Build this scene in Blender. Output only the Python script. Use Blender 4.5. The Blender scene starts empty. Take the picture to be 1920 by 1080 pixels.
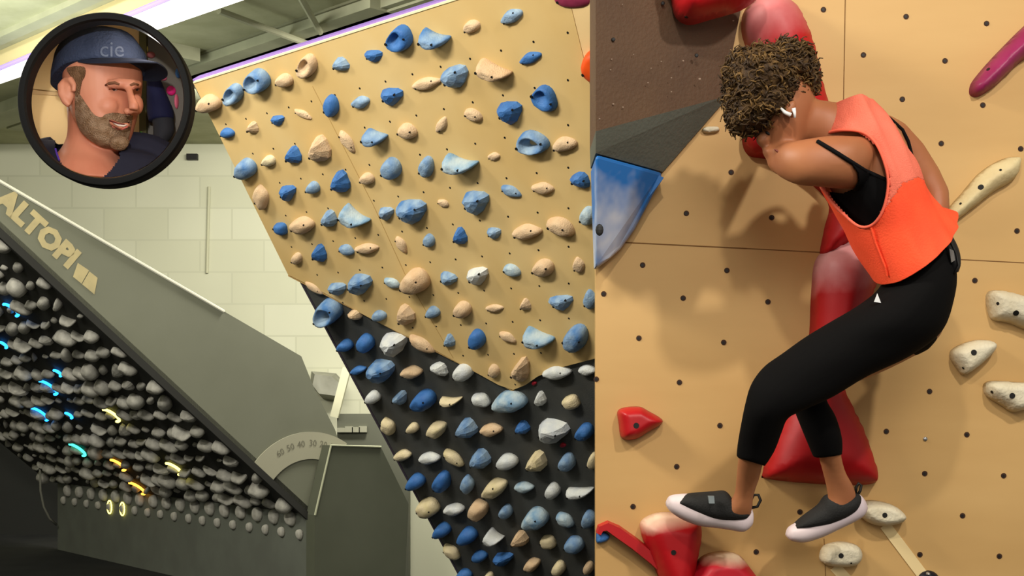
import bpy, bmesh, math, random
from mathutils import Vector, noise
from mathutils.bvhtree import BVHTree
random.seed(7)
SC = bpy.context.scene
COL = SC.collection
F = 2400.0; CX = 960.0; HY = 750.0; CZ = 1.6
def W(px, py, y): return Vector(((px-CX)/F*y, y, CZ-(py-HY)/F*y))
CAMP = Vector((0, 0, CZ))
def ray(px, py): return Vector(((px-CX)/F, 1.0, -(py-HY)/F))
def PX(p): return (CX+p.x/p.y*F, HY-(p.z-CZ)/p.y*F)
# ---------------------------------------------------------------- camera, world, lights
cam = bpy.data.cameras.new('camera'); camo = bpy.data.objects.new('camera', cam); COL.objects.link(camo)
camo.location = CAMP; camo.rotation_euler = (math.pi/2, 0, 0)
cam.sensor_width = 36; cam.lens = F/1920*36; cam.shift_y = (HY-540)/1920; cam.clip_end = 200
SC.camera = camo
SC.view_settings.view_transform = 'Standard'; SC.view_settings.look = 'None'
SC.view_settings.exposure = 0.0; SC.view_settings.gamma = 1.0; SC.view_settings.use_curve_mapping = False
wd = bpy.data.worlds.new('world'); SC.world = wd; wd.use_nodes = True
bg = wd.node_tree.nodes['Background']; bg.inputs[0].default_value = (1.0, .95, .85, 1); bg.inputs[1].default_value = 0.46
def area(name, loc, target, size, power, col=(1, .95, .85)):
    l = bpy.data.lights.new(name, 'AREA'); l.shape = 'RECTANGLE'; l.size = size[0]; l.size_y = size[1]
    l.energy = power; l.color = col
    o = bpy.data.objects.new(name, l); COL.objects.link(o); o.location = loc
    o.rotation_euler = (Vector(target)-Vector(loc)).to_track_quat('-Z', 'Y').to_euler(); return o
def spot(name, loc, target, power, ang, blend=.4, soft=.1, col=(1, .95, .87)):
    l = bpy.data.lights.new(name, 'SPOT'); l.energy = power; l.color = col
    l.spot_size = math.radians(ang); l.spot_blend = blend; l.shadow_soft_size = soft
    o = bpy.data.objects.new(name, l); COL.objects.link(o); o.location = loc
    o.rotation_euler = (Vector(target)-Vector(loc)).to_track_quat('-Z', 'Y').to_euler(); return o
area('ceiling_lamp', (-3.2, 3.0, 4.3), (-.2, 7.2, 2.2), (2.2, .5), 255)
spot('track_light', (1.9, .9, 4.2), (1.05, 4.0, 2.3), 265, 62, .5, .09)
spot('track_light', (.1, .6, 4.3), (1.1, 4.0, 2.2), 165, 50, .5, .08)
area('front_fill', (.6, -1.0, 3.6), (.2, 4.0, 1.9), (1.6, 1.6), 60)  # unseen fill from behind the camera, softens shadows on the right wall
area('hall_fill', (-1.5, 12.6, 4.6), (-1.8, 16, .9), (4.0, .6), 190)  # added fill with no visible fixture, brightens the back wall
area('ceiling_fill', (-4.9, 9.8, 3.7), (-4.6, 9.8, 4.8), (2.0, 3.0), 85, (.95, 1, .92))  # added unseen fill pointing up to brighten the ceiling
area('hall_fill', (-.5, 10.0, 4.4), (-.75, 11.6, .4), (1.2, .4), 260)  # added fill behind the spray wall to brighten the cream partition
spot('portrait_fill', (-.24, .3, 2.05), (-.85, 2.68, 2.23), 130, 9.0, .25, .03, (1, .97, .92))  # added spot that lifts the dark inside of the round frame
area('hall_fill', (-4.5, 6.0, 4.6), (-3.0, 11, 1.6), (2.5, .5), 160)  # added unseen fill aimed at the light-up board
# ---------------------------------------------------------------- materials
def lin(c): return tuple(((v/255)/12.92 if v/255 <= .04045 else ((v/255+.055)/1.055)**2.4) for v in c)
MC = {}
def mat(name, rgb, rough=.6, rgb2=None, scale=8, amt=(.35, .65), bump=0, bscale=40, stretch=None, spec=.3, emit=None, metal=0, coord='Object', detail=4):
    if name in MC: return MC[name]
    m = bpy.data.materials.new(name); m.use_nodes = True; nt = m.node_tree; b = nt.nodes['Principled BSDF']
    b.inputs['Roughness'].default_value = rough; b.inputs['Specular IOR Level'].default_value = spec
    b.inputs['Metallic'].default_value = metal
    b.inputs['Base Color'].default_value = (*lin(rgb), 1)
    tc = nt.nodes.new('ShaderNodeTexCoord'); mp = nt.nodes.new('ShaderNodeMapping')
    nt.links.new(tc.outputs[coord], mp.inputs[0])
    if stretch: mp.inputs['Scale'].default_value = stretch
    if rgb2:
        n = nt.nodes.new('ShaderNodeTexNoise'); n.inputs['Scale'].default_value = scale; n.inputs['Detail'].default_value = detail
        nt.links.new(mp.outputs[0], n.inputs['Vector'])
        r = nt.nodes.new('ShaderNodeValToRGB'); r.color_ramp.elements[0].position = amt[0]; r.color_ramp.elements[1].position = amt[1]
        r.color_ramp.elements[0].color = (*lin(rgb), 1); r.color_ramp.elements[1].color = (*lin(rgb2), 1)
        nt.links.new(n.outputs['Fac'], r.inputs[0]); nt.links.new(r.outputs[0], b.inputs['Base Color'])
    if bump:
        n2 = nt.nodes.new('ShaderNodeTexNoise'); n2.inputs['Scale'].default_value = bscale
        nt.links.new(mp.outputs[0], n2.inputs['Vector'])
        bp = nt.nodes.new('ShaderNodeBump'); bp.inputs['Strength'].default_value = bump; bp.inputs['Distance'].default_value = .01
        nt.links.new(n2.outputs['Fac'], bp.inputs['Height']); nt.links.new(bp.outputs[0], b.inputs['Normal'])
    if emit:
        b.inputs['Emission Color'].default_value = (*lin(rgb), 1); b.inputs['Emission Strength'].default_value = emit
    MC[name] = m; return m
def blockmat(name, c1, c2, cm, w, h, mortar=.01, extra=None):
    m = bpy.data.materials.new(name); m.use_nodes = True; nt = m.node_tree; b = nt.nodes['Principled BSDF']
    b.inputs['Roughness'].default_value = .8
    tc = nt.nodes.new('ShaderNodeTexCoord'); mp = nt.nodes.new('ShaderNodeMapping'); mp.inputs['Rotation'].default_value = (math.pi/2, 0, 0)
    nt.links.new(tc.outputs['Object'], mp.inputs[0])
    br = nt.nodes.new('ShaderNodeTexBrick'); br.inputs['Scale'].default_value = 1
    br.inputs['Brick Width'].default_value = w; br.inputs['Row Height'].default_value = h; br.inputs['Mortar Size'].default_value = mortar
    br.inputs['Color1'].default_value = (*lin(c1), 1); br.inputs['Color2'].default_value = (*lin(c2), 1); br.inputs['Mortar'].default_value = (*lin(cm), 1)
    nt.links.new(mp.outputs[0], br.inputs['Vector'])
    n = nt.nodes.new('ShaderNodeTexNoise'); n.inputs['Scale'].default_value = .8
    nt.links.new(tc.outputs['Object'], n.inputs['Vector'])
    mx = nt.nodes.new('ShaderNodeMixRGB'); mx.blend_type = 'MULTIPLY'; mx.inputs[0].default_value = .25
    nt.links.new(br.outputs['Color'], mx.inputs[1]); nt.links.new(n.outputs['Fac'], mx.inputs[2])
    nt.links.new(mx.outputs[0], b.inputs['Base Color'])
    MC[name] = m; return m
M_blue = mat('blue_resin', (44, 92, 158), .6, (66, 116, 178), 9, bump=.25, bscale=120)
M_bchalk = mat('blue_chalked_resin', (70, 116, 170), .7, (158, 180, 196), 9, (.38, .72), .3, 120)
M_bpale = mat('pale_blue_resin', (112, 150, 182), .7, (178, 194, 200), 10, (.35, .6), .3, 120)
M_cream = mat('cream_resin', (204, 170, 132), .75, (214, 186, 150), 10, bump=.4, bscale=150)
M_yel = mat('sand_resin', (205, 190, 145), .7, (222, 206, 170), 10, bump=.4, bscale=150)
M_white = mat('white_chalk_resin', (190, 195, 200), .75, (216, 218, 212), 10, bump=.4, bscale=150)
M_grey = mat('grey_resin', (186, 184, 172), .7, (150, 148, 138), 12, bump=.3, bscale=120)
M_ply = mat('birch_plywood', (212, 184, 128), .6, (204, 172, 112), 2.2, (.3, .7), .05, 20, (1, 1, .35))
M_ply2 = mat('pale_birch_plywood', (222, 192, 140), .6, (212, 180, 124), 2.2, (.3, .7), .05, 20)
M_plyw = mat('warm_birch_plywood', (208, 169, 110), .55, (190, 149, 91), 1.9, (.3, .72), .04, 16, (.35, 1, 1.4), detail=8)
M_black = mat('black_textured_paint', (60, 62, 60), .75, (68, 68, 64), 5, bump=.3, bscale=160)
M_dark = mat('dark_metal', (22, 20, 18), .5)
M_edge = mat('pale_plywood_edge', (232, 215, 160), .6)
M_red = mat('red_fibreglass', (186, 22, 26), .42, (172, 16, 24), 4, spec=.4)
def chalked(name, rgb, rgb2, dirv, a0, a1, nscale=7, namt=.5, rough=.5):
    m = mat(name, rgb, rough); nt = m.node_tree; b = nt.nodes['Principled BSDF']
    tc = nt.nodes['Texture Coordinate']
    d = nt.nodes.new('ShaderNodeVectorMath'); d.operation = 'DOT_PRODUCT'; d.inputs[1].default_value = dirv
    nt.links.new(tc.outputs['Object'], d.inputs[0])
    n = nt.nodes.new('ShaderNodeTexNoise'); n.inputs['Scale'].default_value = nscale; n.inputs['Detail'].default_value = 6
    nt.links.new(tc.outputs['Object'], n.inputs['Vector'])
    ma = nt.nodes.new('ShaderNodeMath'); ma.operation = 'MULTIPLY_ADD'; ma.inputs[1].default_value = namt
    nt.links.new(n.outputs['Fac'], ma.inputs[0]); nt.links.new(d.outputs['Value'], ma.inputs[2])
    mr = nt.nodes.new('ShaderNodeMapRange'); mr.inputs['From Min'].default_value = a0+namt/2; mr.inputs['From Max'].default_value = a1+namt/2
    nt.links.new(ma.outputs[0], mr.inputs['Value'])
    mx = nt.nodes.new('ShaderNodeMixRGB'); mx.inputs[1].default_value = (*lin(rgb), 1); mx.inputs[2].default_value = (*lin(rgb2), 1)
    nt.links.new(mr.outputs[0], mx.inputs[0]); nt.links.new(mx.outputs[0], b.inputs['Base Color']); return m
M_redchalk = mat('red_fibreglass_chalked', (180, 22, 28), .5, (232, 170, 165), 5.5, (.46, .7))
M_mag = mat('magenta_fibreglass', (122, 18, 66), .4, (150, 48, 92), 6, (.4, .75))
M_ring = mat('black_gloss', (3, 3, 3), .6)
# ---------------------------------------------------------------- object helpers
WL = {}
def tag(o, label, cat, group=None):
    o['label'] = label; o['category'] = cat
    if group: o['group'] = group
    return o
def mk(name, verts, faces, m, parent=None, smooth=False, origin=None, kind=None):
    vs = [Vector(v) for v in verts]
    if origin is None:
        origin = WL[parent] if parent is not None else sum(vs, Vector())/len(vs)
    me = bpy.data.meshes.new(name); me.from_pydata([v-origin for v in vs], [], faces)
    bm = bmesh.new(); bm.from_mesh(me); bmesh.ops.recalc_face_normals(bm, faces=bm.faces); bm.to_mesh(me); bm.free()
    if m: me.materials.append(m)
    if smooth: me.polygons.foreach_set('use_smooth', [True]*len(me.polygons))
    o = bpy.data.objects.new(name, me); COL.objects.link(o)
    if parent is not None: o.parent = parent; o.location = origin-WL[parent]
    else: o.location = origin
    WL[o] = Vector(origin)
    if kind: o['kind'] = kind
    return o
def empty(name, loc, label=None, cat=None, group=None):
    o = bpy.data.objects.new(name, None); COL.objects.link(o); o.location = loc; WL[o] = Vector(loc); o.empty_display_size = .1
    if label: tag(o, label, cat, group)
    return o
def prism_g(pts, d):
    n = len(pts); v = [Vector(p) for p in pts]+[Vector(p)+Vector(d) for p in pts]
    f = [list(range(n)), list(range(2*n-1, n-1, -1))]+[[i, (i+1) % n, n+(i+1) % n, n+i] for i in range(n)]
    return v, f
def prism(name, pts, d, m, parent=None, **k):
    v, f = prism_g(pts, d); return mk(name, v, f, m, parent, **k)
def box_g(a, b):
    x0, y0, z0 = a; x1, y1, z1 = b
    return prism_g([(x0, y0, z0), (x1, y0, z0), (x1, y0, z1), (x0, y0, z1)], (0, y1-y0, 0))
def box(name, a, b, m, parent=None, **k):
    v, f = box_g(a, b); return mk(name, v, f, m, parent, **k)
def join(*gs):
    V = []; Fc = []
    for v, f in gs:
        o = len(V); V += [Vector(p) for p in v]; Fc += [[i+o for i in q] for q in f]
    return V, Fc
def tube_g(pts, rad, n=8, cap=True):
    pts = [Vector(p) for p in pts]
    if not hasattr(rad, '__len__'): rad = [rad]*len(pts)
    V = []; Fc = []; up = None
    for i, p in enumerate(pts):
        t = (pts[min(i+1, len(pts)-1)]-pts[max(i-1, 0)]).normalized()
        if up is None: up = t.orthogonal()
        up = (up-t*up.dot(t)).normalized(); s = t.cross(up)
        for k in range(n):
            a = 2*math.pi*k/n; V.append(p+(up*math.cos(a)+s*math.sin(a))*rad[i])
    for i in range(len(pts)-1):
        for k in range(n): Fc.append([i*n+k, i*n+(k+1) % n, (i+1)*n+(k+1) % n, (i+1)*n+k])
    if cap: Fc.append(list(range(n))[::-1]); Fc.append([len(V)-n+k for k in range(n)])
    return V, Fc
def loop_g(rings, cap=True):
    n = len(rings[0]); V = [p for r in rings for p in r]; Fc = []
    for i in range(len(rings)-1):
        for k in range(n): Fc.append([i*n+k, i*n+(k+1) % n, (i+1)*n+(k+1) % n, (i+1)*n+k])
    if cap: Fc.append(list(range(n))[::-1]); Fc.append([len(V)-n+k for k in range(n)])
    return V, Fc
def cr(a, b, c, d, t):
    return .5*((2*b)+(c-a)*t+(2*a-5*b+4*c-d)*t*t+(3*b-a-3*c+d)*t*t*t)
def chord_g(rows, n=24, sub=4, cap=True, p=1.0):
    """closed tube through silhouette chords: (x1,y1,x2,y2,depth,half_depth[,lean]) in image pixels at a real depth"""
    K = []
    for r in rows:
        x1, y1, x2, y2, y, b = r[:6]; ln = r[6] if len(r) > 6 else 0
        K.append((W(x1, y1, y), W(x2, y2, y), Vector((0, b, ln))))
    rings = []
    def get(i): return K[max(0, min(len(K)-1, i))]
    for i in range(len(K)-1):
        for s in range(sub if i < len(K)-2 else sub+1):
            t = s/sub; q = [get(i-1), get(i), get(i+1), get(i+2)]
            A, B, D = (cr(q[0][j], q[1][j], q[2][j], q[3][j], t) for j in range(3))
            c = (A+B)/2; h = (B-A)/2; ring = []
            for k in range(n):
                a = 2*math.pi*k/n; ca, sa = math.cos(a), math.sin(a)
                ca = math.copysign(abs(ca)**p, ca); sa = math.copysign(abs(sa)**p, sa)
                ring.append(c+h*ca+D*sa)
            rings.append(ring)
    return loop_g(rings, cap)
def ell_g(c, rx, ry, rz, n=18, m=10, rot=0):
    c = Vector(c); V = [c+Vector((0, 0, rz))]; Fc = []
    for i in range(1, m):
        ph = math.pi*i/m
        for k in range(n):
            th = 2*math.pi*k/n; V.append(c+Vector((rx*math.sin(ph)*math.cos(th), ry*math.sin(ph)*math.sin(th), rz*math.cos(ph))))
    V.append(c-Vector((0, 0, rz)))
    for k in range(n):
        Fc.append([0, 1+k, 1+(k+1) % n]); Fc.append([len(V)-1, 1+(m-2)*n+(k+1) % n, 1+(m-2)*n+k])
    for i in range(m-2):
        for k in range(n): Fc.append([1+i*n+k, 1+(i+1)*n+k, 1+(i+1)*n+(k+1) % n, 1+i*n+(k+1) % n])
    if rot:
        R = math.cos(rot), math.sin(rot)
        V = [c+Vector(((v-c).x*R[0]-(v-c).z*R[1], (v-c).y, (v-c).x*R[1]+(v-c).z*R[0])) for v in V]
    return V, Fc
def evalmesh(gs, mods):
    v, f = join(*gs)
    me = bpy.data.meshes.new('tmp'); me.from_pydata(v, [], f)
    bm = bmesh.new(); bm.from_mesh(me); bmesh.ops.recalc_face_normals(bm, faces=bm.faces); bm.to_mesh(me); bm.free()
    o = bpy.data.objects.new('tmp', me); COL.objects.link(o)
    for fn in mods: fn(o)
    dg = bpy.context.evaluated_depsgraph_get(); ev = o.evaluated_get(dg); r = bpy.data.meshes.new_from_object(ev)
    V = [x.co.copy() for x in r.vertices]; Fc = [list(p.vertices) for p in r.polygons]
    bpy.data.objects.remove(o); bpy.data.meshes.remove(me); bpy.data.meshes.remove(r)
    return V, Fc
def remesh(gs, vox=.006, it=6, extra=()):
    def a(o):
        m = o.modifiers.new('r', 'REMESH'); m.mode = 'VOXEL'; m.voxel_size = vox
        s = o.modifiers.new('s', 'SMOOTH'); s.factor = .5; s.iterations = it
    return evalmesh(gs, [a]+list(extra))
def clipper(g):
    me = bpy.data.meshes.new('clip'); me.from_pydata([Vector(p) for p in g[0]], [], g[1])
    bm = bmesh.new(); bm.from_mesh(me); bmesh.ops.recalc_face_normals(bm, faces=bm.faces); bm.to_mesh(me); bm.free()
    o = bpy.data.objects.new('clip', me); COL.objects.link(o); return o
def inpoly(x, y, P):
    c = False; j = len(P)-1
    for i in range(len(P)):
        if (P[i][1] > y) != (P[j][1] > y) and x < (P[j][0]-P[i][0])*(y-P[i][1])/(P[j][1]-P[i][1])+P[i][0]: c = not c
        j = i
    return c
class Pl:
    def __init__(s, P, n): s.P = Vector(P); s.n = Vector(n).normalized()
    def hit(s, px, py, off=0):
        d = ray(px, py); t = (s.P+s.n*off-CAMP).dot(s.n)/d.dot(s.n); return CAMP+d*t
# ---------------------------------------------------------------- climbing holds
SCL = .93
SH = {
 'blob': lambda a: 1+.05*math.cos(3*a+1), 'round': lambda a: 1+.03*math.cos(2*a),
 'tri': lambda a: 1.12*(.72+.34*max(0, math.cos(a-math.pi/2))**3+.3*max(0, math.cos(a-math.pi*7/6))**3+.3*max(0, math.cos(a+math.pi/6))**3),
 'vee': lambda a: 1.12*(.72+.34*max(0, math.cos(a+math.pi/2))**3+.3*max(0, math.cos(a-math.pi*5/6))**3+.3*max(0, math.cos(a-math.pi/6))**3),
 'bar': lambda a: 1+.06*math.cos(4*a), 'ring': lambda a: 1+.03*math.cos(3*a),
 'jug': lambda a: 1+.04*math.cos(3*a), 'tear': lambda a: .92+.18*max(0, math.cos(a-math.pi/2))**2,
}
def hold(name, pl, px, py, w, h, ang, shape, m, label=None, cat='climbing hold', group=None, dep=.5, U=None, V=None, C=None, bolts=1, N=22, seed=None, bend=0, lean=(0.0, 0.0), parent=None):
    if C is None:
        C = pl.hit(px, py); U = (pl.hit(px+4, py)-C)/4; V = (pl.hit(px, py-4)-C)/4
    n = pl.n; ca, sa = math.cos(math.radians(ang)), math.sin(math.radians(ang))
    w *= SCL; h *= SCL; rnd = random.Random(seed if seed is not None else int(px*13+py*7)); ph = rnd.random()*6
    H = dep*min(w, h)*(U.length+V.length)/2
    if shape in ('cres', 'bend'):
        if shape == 'cres' and not bend: bend = .55
    sf = SH.get(shape, SH['blob'])
    if shape in ('ring', 'jug'):
        prof = [(1, 0), (.99, .35), (.93, .75), (.8, .98), (.66, .97), (.5, .75), (.36, .4), (.2, .22)] if shape == 'ring' else [(1, 0), (.99, .4), (.92, .8), (.78, 1), (.55, .92), (.35, .6), (.15, .5)]
    elif shape in ('tri', 'vee'): prof = [(1, 0), (.95, .38), (.62, .8), (.25, 1)]; N = min(N, 13)
    else: prof = [(1, 0), (.98, .35), (.88, .68), (.7, .88), (.45, .98), (.2, 1)]
    if shape in ('cres', 'bend'): prof = [(1, 0), (.96, .4), (.8, .8), (.55, 1), (.25, 1.0)]
    offx, offy = (-.12, .12) if shape not in ('ring',) else (0, 0)
    if shape in ('tri', 'vee'): offx, offy = rnd.uniform(-.2, .05), .2
    rings = []; holec = (-.1, -.02) if shape == 'jug' else (0, 0)
    for s, z in prof:
        r = []
        for k in range(N):
            a = 2*math.pi*k/N; q = sf(a)*(1+.035*math.sin(2*a+ph)+.03*math.sin(3*a+2*ph))
            x = math.cos(a)*q*w/2*s; y = math.sin(a)*q*h/2*s
            if bend: y = (math.sin(a)*q*h/2*(.52 if abs(bend) > .3 else .8))*s + bend*h*.55*((2*x/w)**2-.35)
            x += (1-s)*(offx+holec[0])*w; y += (1-s)*(offy+holec[1])*h*(0 if bend else 1)
            X = x*ca-y*sa; Y = x*sa+y*ca
            p = C+U*X+V*Y+n*(H*z)
            if z: p += n*H*.10*noise.noise(Vector((X*.09+ph, Y*.09, ph)))+(U*lean[0]+V*lean[1])*z
            r.append(p)
        rings.append(r)
    V_, F_ = loop_g(rings, True)
    o = mk(name, V_, F_, m, parent, smooth=shape not in ('tri', 'vee'), origin=C if parent is None else None)
    if label: tag(o, label, cat, group)
    bs = []
    sz = (U.length+V.length)/2*min(w, h)
    for b in range(bolts):
        k = int(N*(.62 if b == 0 else .1)); k %= N; ri = rings[min(3, len(rings)-2)][k]
        rb = min(.0075, sz*.07)*(1 if b == 0 else .7)
        e1 = U.normalized(); e2 = n.cross(e1)
        disc = [ri+n*.0025+(e1*math.cos(q*math.pi/4)+e2*math.sin(q*math.pi/4))*rb for q in range(8)]
        v, f = prism_g(disc, -n*.012); mk('bolt', v, f, M_dark, o)
    return o
# ================================================================ setting
S = 'structure'
box('floor', (-9, -2, -.1), (6, 16.3, 0), mat('black_rubber_mat', (34, 35, 34), .8, (26, 27, 27), 3), kind=S)
M_wall = blockmat('painted_blockwork', (206, 207, 182), (198, 199, 172), (192, 193, 167), .8, .4, .012)
box('wall_back', (-9, 16, 0), (6, 16.2, 4.8), M_wall, kind=S)
box('wall_left', (-9.2, -2, 0), (-9, 16.2, 4.8), M_wall, kind=S)
M_ceil = mat('ceiling_deck_paint', (176, 176, 142), .8, (160, 160, 126), 3, bump=.3, bscale=12)
box('ceiling', (-9.2, -2, 4.8), (6, 16.2, 4.95), M_ceil, kind=S)
CEIL = Pl((0, 0, 4.8), (0, 0, -1))
bd = Vector((.717, -.697, 0)); bn = Vector((.697, .717, 0))
def beam(name, px, py, wid, dep, m, L=(-9, 9), **k):
    c = CEIL.hit(px, py); a = c+bd*L[0]-bn*wid/2; b = c+bd*L[1]-bn*wid/2
    pts = [a, b, b+bn*wid, a+bn*wid]
    return prism(name, pts, (0, 0, -dep), m, **k)
M_beam = mat('ceiling_beam_paint', (172, 173, 144), .8, (160, 161, 134), 4)
M_groove = mat('ceiling_groove_paint', (130, 130, 104), .85)
for px, py, w_, d_ in ((300, 145, .4, .1), (470, 112, .3, .16), (520, 72, .2, .08), (610, 50, .22, .1), (130, 70, .3, .04), (60, 40, .12, .05), (20, 200, .35, .12)):
    beam('trim', px, py, w_, d_, M_beam, (-3, 3.5), kind=S)
for px, py in ((450, 75), (560, 85), (400, 150)):
    beam('trim', px, py, .06, .02, M_groove, (-2, 3), kind=S)
def rod(name, p, q, r, m, parent=None, **k):
    v, f = tube_g([p, q], r, 8); return mk(name, v, f, m, parent, smooth=False, **k)
a, b = CEIL.hit(540, -40, .25), CEIL.hit(690, 120, .25)
for p, q in (((410, 20), (625, 100)), ((555, -20), (600, 60)), ((825, -8), (829, 8))):
    tag(rod('ceiling_pipe', CEIL.hit(*p, .12), CEIL.hit(*q, .12), .028 if p[0] < 800 else .05, M_beam),
        {410: 'long thin cream pipe crossing the ceiling beside the light strip', 555: 'short cream pipe on the ceiling running out of the top of the picture', 825: 'stubby white pipe end above the top edge of the spray wall'}[p[0]], 'pipe')
# LED strip light on the ceiling
st = [CEIL.hit(-60, 154, .17), CEIL.hit(330, -8, .17), CEIL.hit(498, -14, .17), CEIL.hit(-60, 178, .17)]
lt = empty('strip_light', sum(st, Vector())/4, 'long glowing white strip light running across the ceiling at upper left', 'ceiling light')
prism('housing', [p+Vector((0, 0, .012)) for p in st], (0, 0, .157), M_edge, lt)
prism('diffuser', st, (0, 0, .011), mat('strip_diffuser', (255, 250, 240), .5, emit=3.0), lt)
def vline(p, q, r, m, nm, off):
    return rod(nm, CEIL.hit(*p, off), CEIL.hit(*q, off), r, m, lt)
vline((-60, 153), (330, -9), .02, mat('violet_led_edge', (160, 140, 235), .5, emit=1.1), 'light_edge', .17)['label'] = 'violet glowing edge of the strip light'
# pipe on back wall
BW = Pl((0, 16, 0), (0, -1, 0))
tag(rod('conduit', BW.hit(392, 350, .02), BW.hit(388, 512, .02), .018, mat('conduit_paint', (180, 180, 152), .7)), 'thin vertical conduit on the pale blockwork wall left of the spray wall', 'conduit')
tag(mk('junction_box', *box_g(tuple(BW.hit(352, 301))[:1]+(15.93,)+(BW.hit(352, 301).z,), (BW.hit(372, 290).x, 15.998, BW.hit(372, 290).z)), M_dark), 'small dark box fixed high on the wall beside the spray wall', 'junction box')
# ================================================================ spray wall
P0 = W(362, 155, 7.26); up_u = bd.copy(); inn = bn
dn = (inn*2.07+Vector((0, 0, -3.0))).normalized()
nS = up_u.cross(dn); nS = nS if nS.y < 0 else -nS
SP = Pl(P0, nS)
def spx(pts, off=0): return [SP.hit(x, y, off) for x, y in pts]
sw = empty('spray_wall', Vector((1.0, 7.6, 0)), 'tall overhanging plywood and black climbing wall covered with blue and cream holds', 'climbing wall')
R0 = P0+up_u*3.85
dfull = dn*((P0.z-.02)/-dn.z)
prism('black_panel', [P0, R0, R0+dfull, P0+dfull], -nS*.12, M_black, sw)
ply = [(362, 155), (850, -.5), (1052, -64), (1110, 175), (1117, 200), (1200, 400), (1200, 640), (1117, 672), (1040, 692), (1008, 706), (985, 722), (962, 731), (935, 722), (800, 648), (700, 600), (600, 545), (540, 515)]
o = prism('plywood_panel', spx(ply, .018), -nS*.0178, M_ply, sw)
prism('side_panel', spx([(1053, -64), (1111, 175), (1118, 200), (1201, 400), (1330, 300), (1330, -150)], .018), -nS*.0178, M_ply2, sw)
def strip_on(name, p, q, wd_, m, off, th, parent, pl=SP):
    a, b = pl.hit(*p, off), pl.hit(*q, off); d = (b-a).normalized().cross(pl.n)*wd_/2
    return prism(name, [a-d, b-d, b+d, a+d], -pl.n*th, m, parent)
strip_on('edge_trim', (362, 155), (1055, -65), .008, mat('lit_ply_edge', (255, 240, 190), .5), .022, .05, sw)  # lit top edge of the plywood, its brightness painted into the colour
strip_on('led_trim', (362, 151), (1055, -69), .014, mat('violet_trim', (150, 120, 200), .5), .0, .05, sw)
for p, q in (((586, 162), (700, 385)), ((700, 385), (762, 520)), ((762, 520), (850, 672))):
    strip_on('panel_joint', p, q, .005, mat('joint_line', (178, 142, 84), .7), .0185, .002, sw)
strip_on('panel_edge', (540, 517), (963, 734), .008, mat('shaded_ply_edge', (180, 145, 90), .7), .014, .012, sw)
strip_on('side_trim', (362, 155), (872, 1100), .018, mat('violet_black_trim', (60, 52, 62), .6), .004, .05, sw)
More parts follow.
